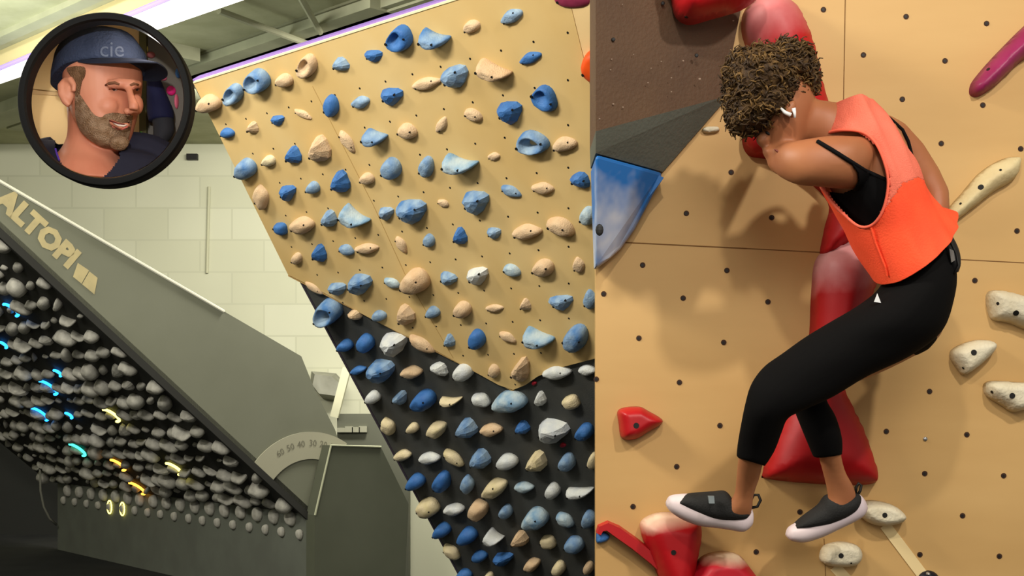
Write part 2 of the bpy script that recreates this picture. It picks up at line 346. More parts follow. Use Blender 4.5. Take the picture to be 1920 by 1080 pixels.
# small bolt sockets of the spray wall
uu = up_u; vv = -dn
n_sock = 0
for i in range(0, 13):
    for j in range(0, 19):
        p = P0+dn*(.27+.2*i)+uu*(.12+.2*j+(.1 if i % 2 else 0))+nS*.0185
        x, y = PX(p)
        if not (370 < x < 1116 and 4 < y < 735) or not inpoly(x, y, ply) or n_sock >= 100: continue
        d = [p+(uu*math.cos(q*math.pi/3)+vv*math.sin(q*math.pi/3))*.0065 for q in range(6)]
        v, f = prism_g(d, -nS*.002); mk('bolt_socket', v, f, M_dark, sw); n_sock += 1
B_, b_, p_, c_, y_, w_ = M_blue, M_bchalk, M_bpale, M_cream, M_yel, M_white
ROWS = [
 [(400,190,42,36,0,'blob',c_),(445,173,32,46,-20,'jug',b_),(492,147,44,46,0,'jug',b_),(540,147,32,28,0,'blob',c_),(583,120,34,50,-25,'jug',c_),(645,118,34,28,0,'tri',b_),(706,101,36,26,0,'vee',B_),(758,68,46,52,-20,'jug',B_),(823,66,56,52,-18,'cres',b_),(890,46,36,26,20,'blob',c_),(965,27,46,28,28,'bar',b_)],
 [(432,246,28,20,0,'blob',B_),(480,237,22,24,0,'tri',c_),(526,222,26,22,0,'vee',B_),(573,211,40,15,-28,'bar',c_),(628,196,30,44,0,'tear',B_),(682,188,36,24,10,'bar',b_),(740,176,42,36,0,'vee',B_),(805,153,62,24,13,'bar',c_),(860,138,50,46,20,'vee',b_),(932,125,72,50,-25,'cres',c_),(1000,105,46,24,22,'bar',B_)],
 [(469,312,36,42,0,'blob',b_),(510,298,26,22,0,'blob',y_),(557,288,28,36,0,'tri',B_),(607,277,38,54,0,'tri',c_),(656,262,52,20,-58,'bar',c_),(711,250,44,46,-20,'cres',b_),(770,242,40,30,-15,'blob',c_),(833,230,36,20,65,'bar',c_),(893,212,42,24,-25,'bend',c_),(962,205,46,46,0,'vee',B_),(1028,180,58,42,-48,'jug',B_)],
 [(496,365,26,48,10,'bar',c_),(545,357,30,32,0,'vee',B_),(593,348,26,24,0,'blob',b_),(645,338,36,42,0,'tri',B_),(694,331,28,24,0,'blob',c_),(741,311,36,44,0,'blob',b_),(806,310,30,42,0,'tear',b_),(869,300,64,50,-18,'cres',p_),(931,290,26,18,0,'bar',c_),(1005,262,62,46,-15,'ring',b_),(1064,266,48,30,8,'blob',c_)],
 [(532,425,30,22,-40,'bar',B_),(574,417,44,32,0,'bar',c_),(623,407,30,34,0,'tri',b_),(672,399,60,44,-35,'cres',p_),(729,396,28,28,0,'vee',b_),(778,390,56,48,0,'vee',b_),(836,378,26,16,-30,'bar',c_),(899,373,48,46,0,'vee',b_),(963,355,44,22,-28,'bar',b_),(1023,349,46,24,-5,'bar',c_),(1093,334,42,32,-15,'tri',B_)],
 [(562,481,20,24,0,'blob',c_),(605,472,26,36,0,'tri',B_),(655,465,32,20,-22,'bar',b_),(693,462,48,20,4,'bar',c_),(757,455,38,18,-60,'bar',c_),(810,447,22,28,0,'blob',b_),(868,440,28,34,0,'tri',B_),(931,433,30,24,0,'vee',b_),(993,430,56,30,3,'bar',c_),(1057,420,60,34,-25,'bend',c_),(1108,400,32,38,0,'blob',p_)],
 [(592,537,44,13,-36,'bar',c_),(638,537,34,26,0,'vee',b_),(682,527,42,40,-15,'vee',b_),(740,527,36,18,-30,'bar',p_),(787,521,54,46,0,'blob',c_),(845,518,34,28,-20,'vee',b_),(901,512,40,36,10,'vee',w_),(965,503,38,24,-28,'bend',p_),(1025,497,42,34,-10,'blob',c_),(1090,493,22,34,15,'bar',c_)],
 [(622,580,44,50,0,'ring',b_),(668,588,26,20,-20,'tri',c_),(716,588,28,22,0,'blob',b_),(767,587,32,42,15,'tri',c_),(817,581,26,24,0,'blob',b_),(874,575,32,32,0,'blob',c_),(932,574,38,16,2,'bar',c_),(990,568,22,26,0,'tri',c_),(1056,562,50,30,8,'vee',b_),(1112,557,26,40,10,'bar',b_)],
 [(651,645,26,22,0,'blob',B_),(690,640,28,34,10,'blob',B_),(743,640,44,42,0,'vee',w_),(795,641,58,22,-36,'bar',c_),(847,636,22,28,0,'tri',b_),(901,632,32,40,10,'tear',B_),(956,628,38,18,-30,'bar',c_),(1017,625,62,46,-25,'cres',p_),(1086,628,44,56,-35,'blob',b_)],
 [(674,692,28,15,10,'bar',B_),(719,691,44,42,-10,'vee',b_),(775,695,38,22,0,'bar',c_),(826,690,36,20,-28,'tri',w_),(874,693,34,32,0,'blob',w_),(931,691,22,28,0,'blob',c_),(982,690,34,48,-15,'tri',c_),(1047,695,56,24,0,'bar',w_),(1103,692,34,18,-5,'bar',w_)],
 [(703,742,26,22,0,'blob',w_),(753,744,24,24,-20,'tri',b_),(800,746,42,36,0,'blob',B_),(848,748,42,22,0,'cres',y_),(905,747,36,22,-28,'bar',w_),(960,748,62,38,0,'blob',p_),(1015,747,20,28,0,'tri',w_),(1074,751,34,24,-20,'bar',y_)],
 [(731,797,36,20,-60,'bar',y_),(777,800,22,18,0,'blob',y_),(823,801,34,28,25,'bar',y_),(879,801,36,34,0,'tri',b_),(924,803,40,22,-5,'bar',c_),(982,800,26,24,0,'tri',B_),(1041,804,56,42,-20,'vee',w_),(1100,806,32,30,0,'blob',B_)],
 [(758,851,32,18,0,'bar',y_),(808,856,38,20,-5,'bar',w_),(853,856,46,18,-42,'bar',y_),(904,858,36,34,0,'tri',b_),(955,862,38,28,-10,'blob',w_),(1010,863,36,36,0,'tri',y_),(1067,863,28,34,0,'blob',b_),(1115,862,20,30,0,'blob',y_)],
 [(784,899,30,28,0,'blob',B_),(834,900,30,36,10,'tear',B_),(880,905,22,32,10,'bar',b_),(932,911,44,32,25,'bar',y_),(985,911,36,18,-5,'bar',p_),(1040,917,26,28,0,'blob',w_),(1090,918,54,26,0,'cres',w_)],
 [(808,947,40,32,-20,'bar',y_),(855,952,38,20,-5,'bar',w_),(902,951,32,34,25,'bar',c_),(952,956,22,26,0,'blob',b_),(1009,967,44,38,0,'blob',p_),(1062,972,38,20,-38,'bar',p_),(1108,970,24,34,10,'blob',b_)],
 [(833,990,28,26,0,'blob',B_),(881,1000,32,30,0,'blob',B_),(930,1001,34,32,-35,'cres',w_),(978,1008,28,28,0,'tri',c_),(1031,1013,30,22,-35,'bar',y_),(1081,1017,36,28,-20,'blob',b_)],
 [(850,1032,38,17,-42,'bar',y_),(902,1040,28,20,0,'blob',B_),(946,1045,34,24,0,'vee',B_),(1001,1055,28,22,20,'bar',c_),(1051,1062,24,26,-20,'blob',y_),(1106,1062,18,24,0,'blob',c_)],
 [(873,1076,30,22,0,'blob',B_),(919,1080,18,18,0,'blob',y_)],
]
CN = {B_: 'deep blue', b_: 'chalky blue', p_: 'pale blue', c_: 'cream', y_: 'sandy', w_: 'chalk-white'}
SN = {'blob': 'rounded', 'round': 'round', 'tri': 'pointed', 'vee': 'wedge', 'bar': 'bar-shaped', 'cres': 'crescent', 'bend': 'curved', 'ring': 'ring-shaped', 'jug': 'scooped jug', 'tear': 'teardrop'}
OR = ['first', 'second', 'third', 'fourth', 'fifth', 'sixth', 'seventh', 'eighth', 'ninth', 'tenth', 'eleventh', 'twelfth', 'thirteenth', 'fourteenth', 'fifteenth', 'sixteenth', 'seventeenth', 'eighteenth', 'nineteenth', 'twentieth', 'twenty-first', 'twenty-second', 'twenty-third', 'twenty-fourth', 'twenty-fifth', 'twenty-sixth', 'twenty-seventh', 'twenty-eighth']
for ri, row in enumerate(ROWS):
    for ci, (px, py, w, h, ang, sh, m) in enumerate(row):
        rt = 'top row' if ri == 0 else ('bottom row' if ri == len(ROWS)-1 else OR[ri]+' row from top')
        ct = 'leftmost' if ci == 0 else ('rightmost' if ci == len(row)-1 else OR[ci]+' from left')
        onply = inpoly(px, py, ply)
        hold('climbing_hold', SP, px, py, w, h, ang, sh, m, f'{CN[m]} {SN[sh]} hold on spray wall, {rt}, {ct}', 'climbing hold',
             'holds of the spray wall', .62 if sh not in ('ring', 'jug') else .5, bolts=1 if w < 40 else 2, lean=(0, -.03*h))
# holds on the side panel beside the spray wall
hold('climbing_hold', SP, 1078, -4, 78, 38, -5, 'blob', mat('dull_magenta', (130, 40, 70), .6), 'magenta hold cut by the top of the picture above the spray wall side panel', dep=.4)
hold('climbing_hold', SP, 1124, 120, 56, 72, 0, 'blob', mat('orange_resin', (225, 80, 20), .5), 'orange hold at the right edge of the spray wall, half hidden by plywood wall', dep=.5)
hold('climbing_hold', SP, 1118, 28, 16, 18, 0, 'blob', mat('green_resin', (50, 130, 60), .5), 'tiny green hold at the top right edge of the spray wall', dep=.5)
hold('screw_on_chip', SP, 1002, 718, 10, 8, 20, 'blob', mat('red_chip', (150, 20, 40), .6), 'tiny red foot chip at the tip of the plywood panel', dep=.4, bolts=0)
hold('screw_on_chip', SP, 1056, 834, 12, 9, 0, 'blob', mat('red_chip', (150, 20, 40), .6), 'tiny red foot chip on the black panel of the spray wall', dep=.4, bolts=0)
# ================================================================ LED board
Kr = W(580, 965, 9.9); Kl = W(108, 905, 13.7)
Kr.z = Kl.z = (Kr.z+Kl.z)/2
Kd = (Kr-Kl).normalized(); Lk = (Kr-Kl).length
hd = Vector((-Kd.y, Kd.x, 0)); hd = hd if hd.y < 0 else -hd       # out of the board, towards the room
sl = (hd*2.35+Vector((0, 0, 2.0))).normalized()
nB = sl.cross(Kd); nB = nB if nB.z < 0 else -nB
LB = Pl(Kr, nB)
SD = Pl(Kr, -Kd if Kd.y > 0 else Kd)                              # side plane
if SD.n.y > 0: SD.n = -SD.n
lb = empty('led_board', Vector((Kr.x-.3, Kr.y, 0)), 'steep black light-up training board packed with grey holds, with dark green side panel', 'climbing board')
Wd = 5.3; Ls = 4.0
M_lb = mat('led_board_paint', (50, 50, 46), .8, (40, 40, 36), 6)
M_side = mat('olive_grey_panel', (116, 118, 101), .6, (110, 112, 95), 2)
M_kick = mat('kickboard_paint', (98, 102, 92), .7, (90, 93, 84), 3)
prism('board_panel', [Kr, Kr+sl*Ls, Kr+sl*Ls-Kd*Wd, Kr-Kd*Wd], -nB*.04, M_lb, lb)
def sdx(pts, off=0): return [SD.hit(x, y, off) for x, y in pts]
top = Kr+sl*Ls; 
side = [Kr-hd*.0]+[top, top+Vector((0, 0, .55))]+sdx([(0, 340), (565, 668), (588, 735), (622, 805), (640, 850)])
side = [Kr, top, top+Vector((0, 0, .28))]+sdx([(0, 340), (300, 514), (565, 668), (590, 730), (628, 805), (660, 900), (660, 965)])
prism('side_panel', [p+SD.n*.0 for p in side], -SD.n*.12, M_side, lb)
e = SD.hit(0, 340, .004); e2 = SD.hit(420, 584, .004)
tpt = top+Vector((0, 0, .28))+SD.n*.004
v, f = join(tube_g([tpt, e, e2], .012, 6)); mk('edge_trim', v, f, mat('side_trim_paint', (225, 225, 205), .6), lb)
prism('board_edge', [Kr+nB*.0, Kr+sl*Ls, Kr+sl*Ls+nB*.05, Kr+nB*.05], SD.n*.03, mat('led_edge', (44, 44, 40), .8), lb)
# kickboard
dz = Vector((0, 0, -Kr.z)); kk = [Kr+Kd*.03, Kl, Kl+dz, Kr+Kd*.03+dz]
prism('kickboard', kk, -hd*.06, M_kick, lb)
KP = Pl(Kr+hd*.0, hd)
# cabinet on the right
cab = sdx([(590, 966), (620, 835), (714, 838), (766, 945), (758, 1180), (590, 1180)], .13)
for p in cab: p.z = max(p.z, 0.0)
M_cab = mat('cabinet_paint', (84, 87, 72), .65, (78, 81, 66), 2)
prism('cabinet', cab, -SD.n*.12, M_cab, lb)
v, f = tube_g([cab[0]+SD.n*.004, cab[1]+SD.n*.004, cab[2]+SD.n*.004], .009, 6); mk('cabinet_trim', v, f, mat('cabinet_trim_paint', (165, 168, 140), .6), lb)
# protractor
C0 = Kr+SD.n*.006; arc = []
a0 = math.atan2(2.0, 2.35)
pts_o = []; pts_i = []
N = 28
for k in range(N+1):
    a = a0+(math.radians(122)-a0)*k/N
    d = hd*math.cos(a)+Vector((0, 0, 1))*math.sin(a)
    pts_o.append(C0+d*.64); pts_i.append(C0+d*.43)
V = []; Fc = []
for k in range(N+1): V += [pts_o[k], pts_i[k], pts_o[k]+SD.n*.006, pts_i[k]+SD.n*.006]
for k in range(N):
    i = 4*k; j = i+4
    Fc += [[i, j, j+1, i+1], [i+2, i+3, j+3, j+2], [i, i+2, j+2, j], [i+1, j+1, j+3, i+3]]
Fc += [[0, 1, 3, 2], [4*N, 4*N+2, 4*N+3, 4*N+1]]
pr = mk('angle_scale', V, Fc, mat('scale_paint', (158, 156, 134), .7), lb)
def text_mesh(name, s, fn, m, parent, size=1.0, ext=.004, res=2, off=0):
    cu = bpy.data.curves.new('t', 'FONT'); cu.body = s; cu.size = size; cu.resolution_u = res; cu.offset = off; cu.align_x = 'LEFT'
    to = bpy.data.objects.new('t', cu); COL.objects.link(to)
    dg = bpy.context.evaluated_depsgraph_get(); me = bpy.data.meshes.new_from_object(to.evaluated_get(dg))
    V = [fn(v.co.x, v.co.y) for v in me.vertices]; Fc = [list(p.vertices) for p in me.polygons]
    bpy.data.objects.remove(to); bpy.data.curves.remove(cu)
    o = mk(name, V, Fc, m, parent)
    bpy.data.meshes.remove(me); return o
M_num = mat('scale_numerals', (110, 108, 92), .7)
for t, a in (('60', 62), ('50', 72), ('40', 82), ('30', 93), ('20', 103), ('10', 112)):
    ar = math.radians(a); d = hd*math.cos(ar)+Vector((0, 0, 1))*math.sin(ar); tn = hd*-math.sin(ar)+Vector((0, 0, 1))*math.cos(ar)
    c = C0+d*.55+SD.n*.008
    text_mesh('numeral', t, lambda x, y: c+tn*(x-.04)+d*(y-.02), M_num, pr, .07)
# lettering on the side panel
M_let = mat('tan_lettering', (186, 172, 126), .7, (170, 158, 118), 8)
la = SD.hit(-10, 378, .003); lb2 = SD.hit(146, 518, .003); ld = (lb2-la); Ll = ld.length; ld.normalize()
lu = Vector(ld.cross(SD.n)); lu = lu if lu.z > 0 else -lu
text_mesh('lettering', 'ALTOPI', lambda x, y: la+ld*x+lu*(y*1.0), M_let, lb, Ll/3.75, off=.012)
for q in ([(146, 493), (167, 507), (153, 532), (137, 519)], [(168, 509), (183, 521), (177, 552), (154, 533)]):
    prism('lettering_block', sdx(q, .003), -SD.n*.002, M_let, lb)
# dark panel added to fill the space below the board, and wiring
box('wall_dark', (-9, 15.2, 0), (-5.1, 15.3, 1.45), mat('dark_infill', (34, 35, 32), .85), kind=S)
def cable(name, pts, r, m, lab):
    v, f = tube_g(pts, r, 6); return tag(mk(name, v, f, m, smooth=True), lab, 'cable')
cable('cable', [W(75, 880, 13.4), W(76, 920, 13.4), W(82, 950, 13.45), W(93, 972, 13.5), W(106, 984, 13.6)], .012, mat('grey_cable', (120, 120, 108), .6), 'thin grey cable hanging from the lower left corner of the light-up board')
# support frame, platform, volume behind the board
pf = empty('platform', Vector((-1.35, 11.5, 0)), 'dark grey platform block behind the light-up board with pale clutter on top', 'platform')
a_ = W(632, 776, 11.3); b_2 = W(745, 776, 11.3)
box('block', (a_.x, 11.3, 0), (b_2.x+.1, 11.5, a_.z), mat('platform_paint', (98, 100, 86), .7), pf)
rg = random.Random(3)
for x in (640, 655, 668, 681):
    q = W(x, 804, 11.3); mk('clip', *box_g((q.x-.035, 11.27, q.z-.03), (q.x+.035, 11.299, q.z+rg.uniform(.0, .04))), mat('pale_clip', (160, 160, 140), .6), pf)
v, f = tube_g([W(651, 690, 11.28), W(627, 782, 11.28)], .05, 4); tag(mk('strut', v, f, mat('strut_paint', (206, 205, 175), .6)), 'pale slanted strut rising from the platform behind the light-up board', 'strut')
box('wall_partition', (W(744, 0, 11.55).x, 11.55, 0), (1.5, 11.65, 2.2), mat('cream_partition', (206, 207, 180), .8), kind=S)
# wall volume
vb = [W(x, y, 15.55) for x, y in ((590, 702), (622, 706), (640, 722), (628, 742), (598, 738), (586, 722))]
vb2 = [W(x, y, 15.99) for x, y in ((584, 696), (630, 700), (648, 720), (640, 752), (606, 748), (582, 722))]
v, f = loop_g([vb, vb2]); tag(mk('climbing_volume', v, f, mat('volume_paint', (150, 150, 136), .8, (130, 130, 116), 5)), 'boxy grey climbing volume on the back wall above the platform', 'climbing volume')
# ---------------------------------------------------------------- holds of the LED board
LIT = [(12, 583, 'b'), (12, 650, 'b'), (85, 710, 'b'), (108, 710, 'b'), (77, 763, 'b'), (125, 765, 'b'), (200, 763, 'y'), (322, 867, 'y'), (143, 838, 't'), (220, 868, 'o'), (258, 912, 'o')]
LM = {'b': (40, 150, 255), 'y': (250, 235, 120), 't': (60, 220, 180), 'o': (255, 170, 60)}
LNm = {'b': 'blue', 'y': 'yellow', 't': 'teal', 'o': 'orange'}
LMat = {k: mat('led_'+LNm[k], c, .4, emit=3.5) for k, c in LM.items()}
holds = []
rg = random.Random(11)
rows = 19; pitch = .178
for i in range(rows):
    b = .12+i*pitch; cols = 25
    for j in range(cols):
        a = .19+j*.225+(.112 if i % 2 else 0)+rg.uniform(-.025, .025)
        if a > Wd-.1: continue
        p = Kr+sl*(b+rg.uniform(-.02, .02))-Kd*a
        x, y = PX(p)
        if x < -14 or y < 445: continue
        holds.append((i, j, a, b, p, x, y))
# keep the ones that show largest
print('LED holds', len(holds))
holds.sort(key=lambda h: h[4].y); keep = holds[:290]; 
cnt = {}
used = set()
for i, j, a, b, p, x, y in sorted(keep, key=lambda h: (h[0], h[2])):
    cnt[i] = cnt.get(i, 0)+1
    sz = rg.choice([.15, .17, .19, .21, .14]); asp = rg.uniform(.42, .78); ang = rg.choice([-40, -25, -10, 0, 20, 35, -30]); sh = rg.choice(['blob', 'cres', 'bar', 'bar', 'blob', 'tear', 'bend', 'vee'])
    if rg.random() < .16: sz = .075; sh = 'blob'
    rt = 'row just above kickboard' if i == 0 else OR[i]+' row up'
    ct = 'nearest right edge' if cnt[i] == 1 else OR[cnt[i]-1]+' from right edge'
    o = hold('board_hold', LB, 0, 0, sz, sz*asp, ang, sh, M_grey, f'grey {SN[sh]} hold on light-up board, {rt}, {ct}', 'board hold', 'grey holds of the light-up board', .62, U=Kd, V=sl, C=p, bolts=0, N=14, seed=i*40+j)
    best = None
    for q, (lx, ly, lc) in enumerate(LIT):
        if q in used: continue
        if abs(lx-x) < 13 and abs(ly-y) < 14:
            used.add(q); c = p+nB*.02
            d = [c+Kd*(math.cos(t)*sz*.62)+sl*(math.sin(t)*sz*.45) for t in [math.pi*(-.55+.09*k) for k in range(13)]]
            v, f = tube_g(d, .012, 6); g = mk('led_ring', v, f, LMat[lc], o, smooth=True); g['label'] = f'glowing {LNm[lc]} light under the hold'
            break
print('LIT used', len(used), 'of', len(LIT), 'kept', len(keep))
# foot holds on the kickboard
KU, KV = Kd, Vector((0, 0, 1))
t0 = [(x, 920+(x-130)*.124) for x in (130, 152, 174, 197, 220, 243, 266, 291, 316, 342, 369, 397, 425, 455, 486, 517, 548)]
t1 = [(x, 938+(x-120)*.144) for x in (121, 142, 164, 186, 208, 232, 255, 279, 303, 329, 356, 382, 410, 439, 470, 500, 530, 564)]
for r_, (row, s_) in enumerate(((t0, .095), (t1, .064))):
    for q, (x, y) in enumerate(row):
        C = KP.hit(x, y); lit = r_ == 1 and q in (4, 5)
        nm = 'upper' if r_ == 0 else 'lower'
        lab = f'small round grey foothold on kickboard, {nm} row, {"leftmost" if q == 0 else OR[q]+" from left"}'
        if lit: lab = f'small foothold ringed in yellow light on kickboard, {"left" if q == 4 else "right"} one of the lit pair'
        o = hold('foothold', KP, 0, 0, s_*1.25, s_*1.5, 0, 'round', M_grey, lab, 'foothold', 'footholds on the kickboard', .5, U=KU, V=KV, C=C, bolts=0, N=12, seed=q)
        if lit:
            d = [C+KU*(math.cos(t)*s_*.8)+KV*(math.sin(t)*s_)+hd*.015 for t in [2*math.pi*k/14 for k in range(15)]]
            v, f = tube_g(d, .007, 6, False); g = mk('led_ring', v, f, LMat['y'], o, smooth=True); g['label'] = 'glowing yellow light ring'
# ================================================================ right-hand plywood wall
YW = 4.0
RP = Pl((0, YW, 0), (0, -1, 0))
xl = W(1117, 540, YW).x
def rw(x, y, off=0): return RP.hit(x, y, off)
rwl = prism('wall_right', [(xl, YW, 0), (2.6, YW, 0), (2.6, YW, 3.5), (xl, YW, 3.5)], (0, .045, 0), M_plyw, kind=S)
def rline(name, p, q, wd_, m, off=.0006):
    a, b = rw(*p, off), rw(*q, off); d = (b-a).normalized().cross(RP.n)*wd_/2
    return prism(name, [a-d, b-d, b+d, a+d], (0, .0005, 0), m, rwl)
M_seam = mat('seam_line', (120, 84, 44), .8)
rline('panel_seam', (1117, 452), (1400, 466), .004, M_seam); rline('panel_seam', (1400, 466), (1925, 493), .003, M_seam)
rline('panel_seam', (1585, -10), (1577, 470), .003, M_seam); rline('panel_seam', (1545, 1010), (1548, 1085), .002, M_seam)
TN = [(1205,497),(1363,507),(1287,400),(1371,323),(1132,551),(1281,559),(1440,566),(1198,634),(1357,642),(1274,717),(1350,798),(1269,875),(1187,950),(1500,960),(1418,1035),(1619,103),(1772,114),(1544,18),(1699,31),(1850,44),(1692,186),(1843,197),(1765,269),(1914,279),(1907,433),(1828,526),(1743,734),(1662,809),(1813,815),(1734,888),(1882,892),(1805,967),(1725,1040),(1874,1043),(1447,408),(1118,711)]
M_tn = mat('socket_brown', (62, 36, 20), .7)
for x, y in TN:
    c = rw(x, y, .0012); d = [c+Vector((math.cos(q*math.pi/6), 0, math.sin(q*math.pi/6)))*.0088 for q in range(12)]
    d2 = [c+Vector((0, -.0012, 0))+Vector((math.cos(q*math.pi/6)-.25, 0, math.sin(q*math.pi/6)-.1))*.0045 for q in range(12)]
    v, f = prism_g(d, (0, .002, 0)); s_ = mk('bolt_socket', v, f, M_tn, rwl)
    v, f = prism_g(d2, (0, .001, 0)); mk('hole', v, f, M_dark, s_)
c = rw(1735, 823, .002); v, f = ell_g(c, .007, .004, .007); mk('screw_head', v, f, mat('silver_screw', (170, 170, 170), .3, metal=.8), rwl, smooth=True)
# ---- shaped macros from outlines
def smooth_outline(P, n=6):
    out = []; L = len(P)
    for i in range(L):
        a, b, c, d = (Vector(P[(i+k-1) % L]) for k in range(4))
        for t in range(n): out.append(cr(a, b, c, d, t/n))
    return out
from mathutils.geometry import delaunay_2d_cdt
def macro(name, P, H, m, label, cat='climbing hold', holes=(), R=None, sm=5, group=None, yb=YW, g=None, tilt=(0, 0)):
    """smooth domed hold grown from its outline; R = width of the rounded edge in pixels"""
    O = smooth_outline([(p[0], p[1], 0) for p in P], sm) if sm > 1 else [Vector((p[0], p[1], 0)) for p in P]
    xs = [p.x for p in O]; ys = [p.y for p in O]; w_ = min(max(xs)-min(xs), max(ys)-min(ys))
    R = R or w_*.3; g = g or max(2.2, w_/26); OP = [(p.x, p.y) for p in O]; n = len(O)
    pts = [Vector((p.x, p.y)) for p in O]; rg2 = random.Random(1)
    def dist(q):
        b = 1e9
        for i in range(n):
            a, c = pts[i], pts[(i+1) % n]; d = c-a; t = max(0, min(1, (q-a).dot(d)/max(1e-9, d.length_squared))); b = min(b, (a+d*t-q).length)
        return b
    D_ = [0]*n; y = min(ys)
    while y < max(ys):
        x = min(xs)
        while x < max(xs):
            q = Vector((x+rg2.uniform(-.2, .2)*g, y+rg2.uniform(-.2, .2)*g))
            if inpoly(q.x, q.y, OP):
                d = dist(q)
                if d > g*.35: pts.append(q); D_.append(d)
            x += g
        y += g
    r = delaunay_2d_cdt(pts, [(i, (i+1) % n) for i in range(n)], [], 1, 1e-4)
    vs, fs = r[0], r[2]; V = []
    cx_ = sum(xs)/n; cy_ = sum(ys)/n
    for q in vs:
        d = min(dist(q), R); k = d/R; z = math.sqrt(max(0, 1-(1-k)**2))
        z *= 1+tilt[0]*(q.x-cx_)/w_+tilt[1]*(q.y-cy_)/w_
        yy = yb-H*z; V.append(Vector(((q.x-CX)/F*yb, yy, CZ-(q.y-HY)/F*yb)))
    Fc = [list(f) for f in fs]; nb = len(V)
    # back skirt to give the hold a closed base
    base = [Vector((V[i].x, yb-.0004, V[i].z)) for i in range(n)]
    Fc.append([i for i in range(n)][::-1])
    o = mk(name, V, Fc, m, smooth=True, origin=sum(V[:n], Vector())/n)
    tag(o, label, cat, group)
    bvh = BVHTree.FromPolygons(V, [f for f in Fc[:-1]])
    for hx, hy, r_ in holes:
        hit = bvh.ray_cast(CAMP, ray(hx, hy).normalized())
        if not hit[0]: continue
        c = hit[0]; nn = hit[1] if hit[1].y < 0 else -hit[1]
        e1 = nn.orthogonal().normalized(); e2 = nn.cross(e1); c = c+nn*.0012
        d = [c+(e1*math.cos(q*math.pi/6)+e2*math.sin(q*math.pi/6))*r_ for q in range(12)]
        vv_, ff = prism_g(d, -nn*.004); mk('bolt_hole', vv_, ff, M_dark, o)
    return o
macro('climbing_macro', [(1255,-30),(1258,0),(1266,32),(1290,47),(1330,38),(1400,14),(1425,-30)], .14, M_red, 'red rounded macro cut off by the top of the picture above the dark volume', holes=[(1287, 32, .006)], yb=3.84)
macro('climbing_macro', [(1390,60),(1396,20),(1425,-5),(1465,-5),(1500,25),(1528,95),(1550,190),(1590,320),(1605,440),(1570,470),(1538,480),(1545,430),(1552,380),(1500,330),(1440,300),(1404,292),(1391,262),(1398,200),(1405,120)], .12, chalked('red_chalk_top', (178, 20, 26), (226, 150, 150), (-.6, 0, 1), .20, .55, 6, .45), 'upper long red macro behind the head of the climber, chalked near its top', holes=[(1471, 80, .009)])
macro('climbing_macro', [(1528,490),(1560,462),(1620,440),(1645,500),(1620,610),(1575,690),(1590,745),(1625,820),(1644,888),(1630,908),(1540,908),(1440,898),(1430,885),(1452,810),(1490,720),(1515,640),(1520,560)], .12, chalked('red_chalk_upper_end', (168, 16, 22), (220, 160, 160), (-.25, 0, 1), .22, .42, 6, .3), 'lower long red macro behind the legs of the climber')
macro('climbing_hold', [(1160,768),(1195,762),(1215,770),(1243,790),(1215,810),(1190,824),(1166,822),(1160,795)], .07, M_red, 'small red pointed hold alone on the wall left of the knees of the climber', holes=[(1193, 798, .009)])
rc = macro('climbing_hold', [(1203,975),(1240,960),(1300,968),(1314,990),(1310,1030),(1290,1110),(1250,1110),(1215,1035),(1202,1000)], .13, chalked('red_chalk_rim', (176, 16, 24), (236, 205, 180), (-.25, 0, 1), .05, .10, 14, .03), 'red block hold with white chalked top under the toe of the near shoe', holes=[(1263, 1036, .008)])
macro('climbing_hold', [(1300,1060),(1325,1038),(1365,1034),(1395,1050),(1420,1110),(1280,1110)], .13, chalked('red_hold_heavy_chalk', (186, 24, 40), (226, 200, 172), (0, 0, 1), .018, .05, 10, .04), 'red hold with thick white chalk cut by the bottom edge below the near shoe')
macro('climbing_hold', [(1817,168),(1826,148),(1870,98),(1935,36),(1990,10),(1990,80),(1920,112),(1870,158),(1836,181),(1820,180)], .09, M_mag, 'long magenta finger-shaped hold at the upper right edge of the picture', holes=[(1853, 130, .006)])
M_ivory = mat('ivory_resin', (222, 206, 160), .6, (206, 186, 140), 6, bump=.2, bscale=90)
M_offw = mat('off_white_resin', (206, 192, 160), .65, (216, 206, 180), 8, bump=.3, bscale=90)
macro('climbing_hold', [(1770,425),(1775,395),(1800,365),(1835,325),(1875,300),(1905,294),(1912,300),(1902,335),(1860,362),(1825,390),(1795,412)], .07, M_ivory, 'long curved ivory hold behind the lower back of the climber', holes=[(1839, 351, .009), (1801, 382, .004), (1876, 319, .004)])
macro('climbing_hold', [(1848,555),(1862,544),(1900,550),(1935,565),(1950,600),(1930,620),(1890,606),(1860,600),(1852,585)], .07, M_offw, 'off-white hold at right edge of the picture, upper of the three', holes=[(1905, 587, .009), (1871, 569, .005)])
macro('climbing_hold', [(1780,668),(1788,652),(1825,638),(1858,640),(1862,656),(1840,680),(1808,703),(1795,694)], .07, M_offw, 'off-white wedge hold right of the thighs of the climber', holes=[(1826, 661, .009), (1806, 690, .004)])
macro('climbing_hold', [(1843,722),(1858,714),(1900,716),(1945,722),(1940,755),(1900,773),(1875,760),(1848,742)], .07, M_offw, 'off-white hold at right edge of the picture, lower of the three', holes=[(1898, 742, .009), (1860, 735, .005)])
macro('climbing_hold', [(1618,940),(1640,938),(1672,946),(1694,965),(1685,980),(1650,986),(1620,975),(1605,955)], .07, M_offw, 'off-white oval hold under the heel of the far shoe', holes=[(1659, 966, .008)])
macro('climbing_hold', [(1536,1040),(1545,1022),(1575,1015),(1606,1022),(1614,1042),(1600,1060),(1560,1062),(1540,1054)], .06, M_offw, 'off-white oval hold below the far shoe near the bottom edge', holes=[(1577, 1042, .008), (1596, 1056, .003)])
macro('climbing_hold', [(1316,243),(1325,238),(1345,238),(1348,247),(1330,251),(1318,249)], .02, M_offw, 'tiny cream hold beside the edge of the dark volume, left of the hair', sm=3)
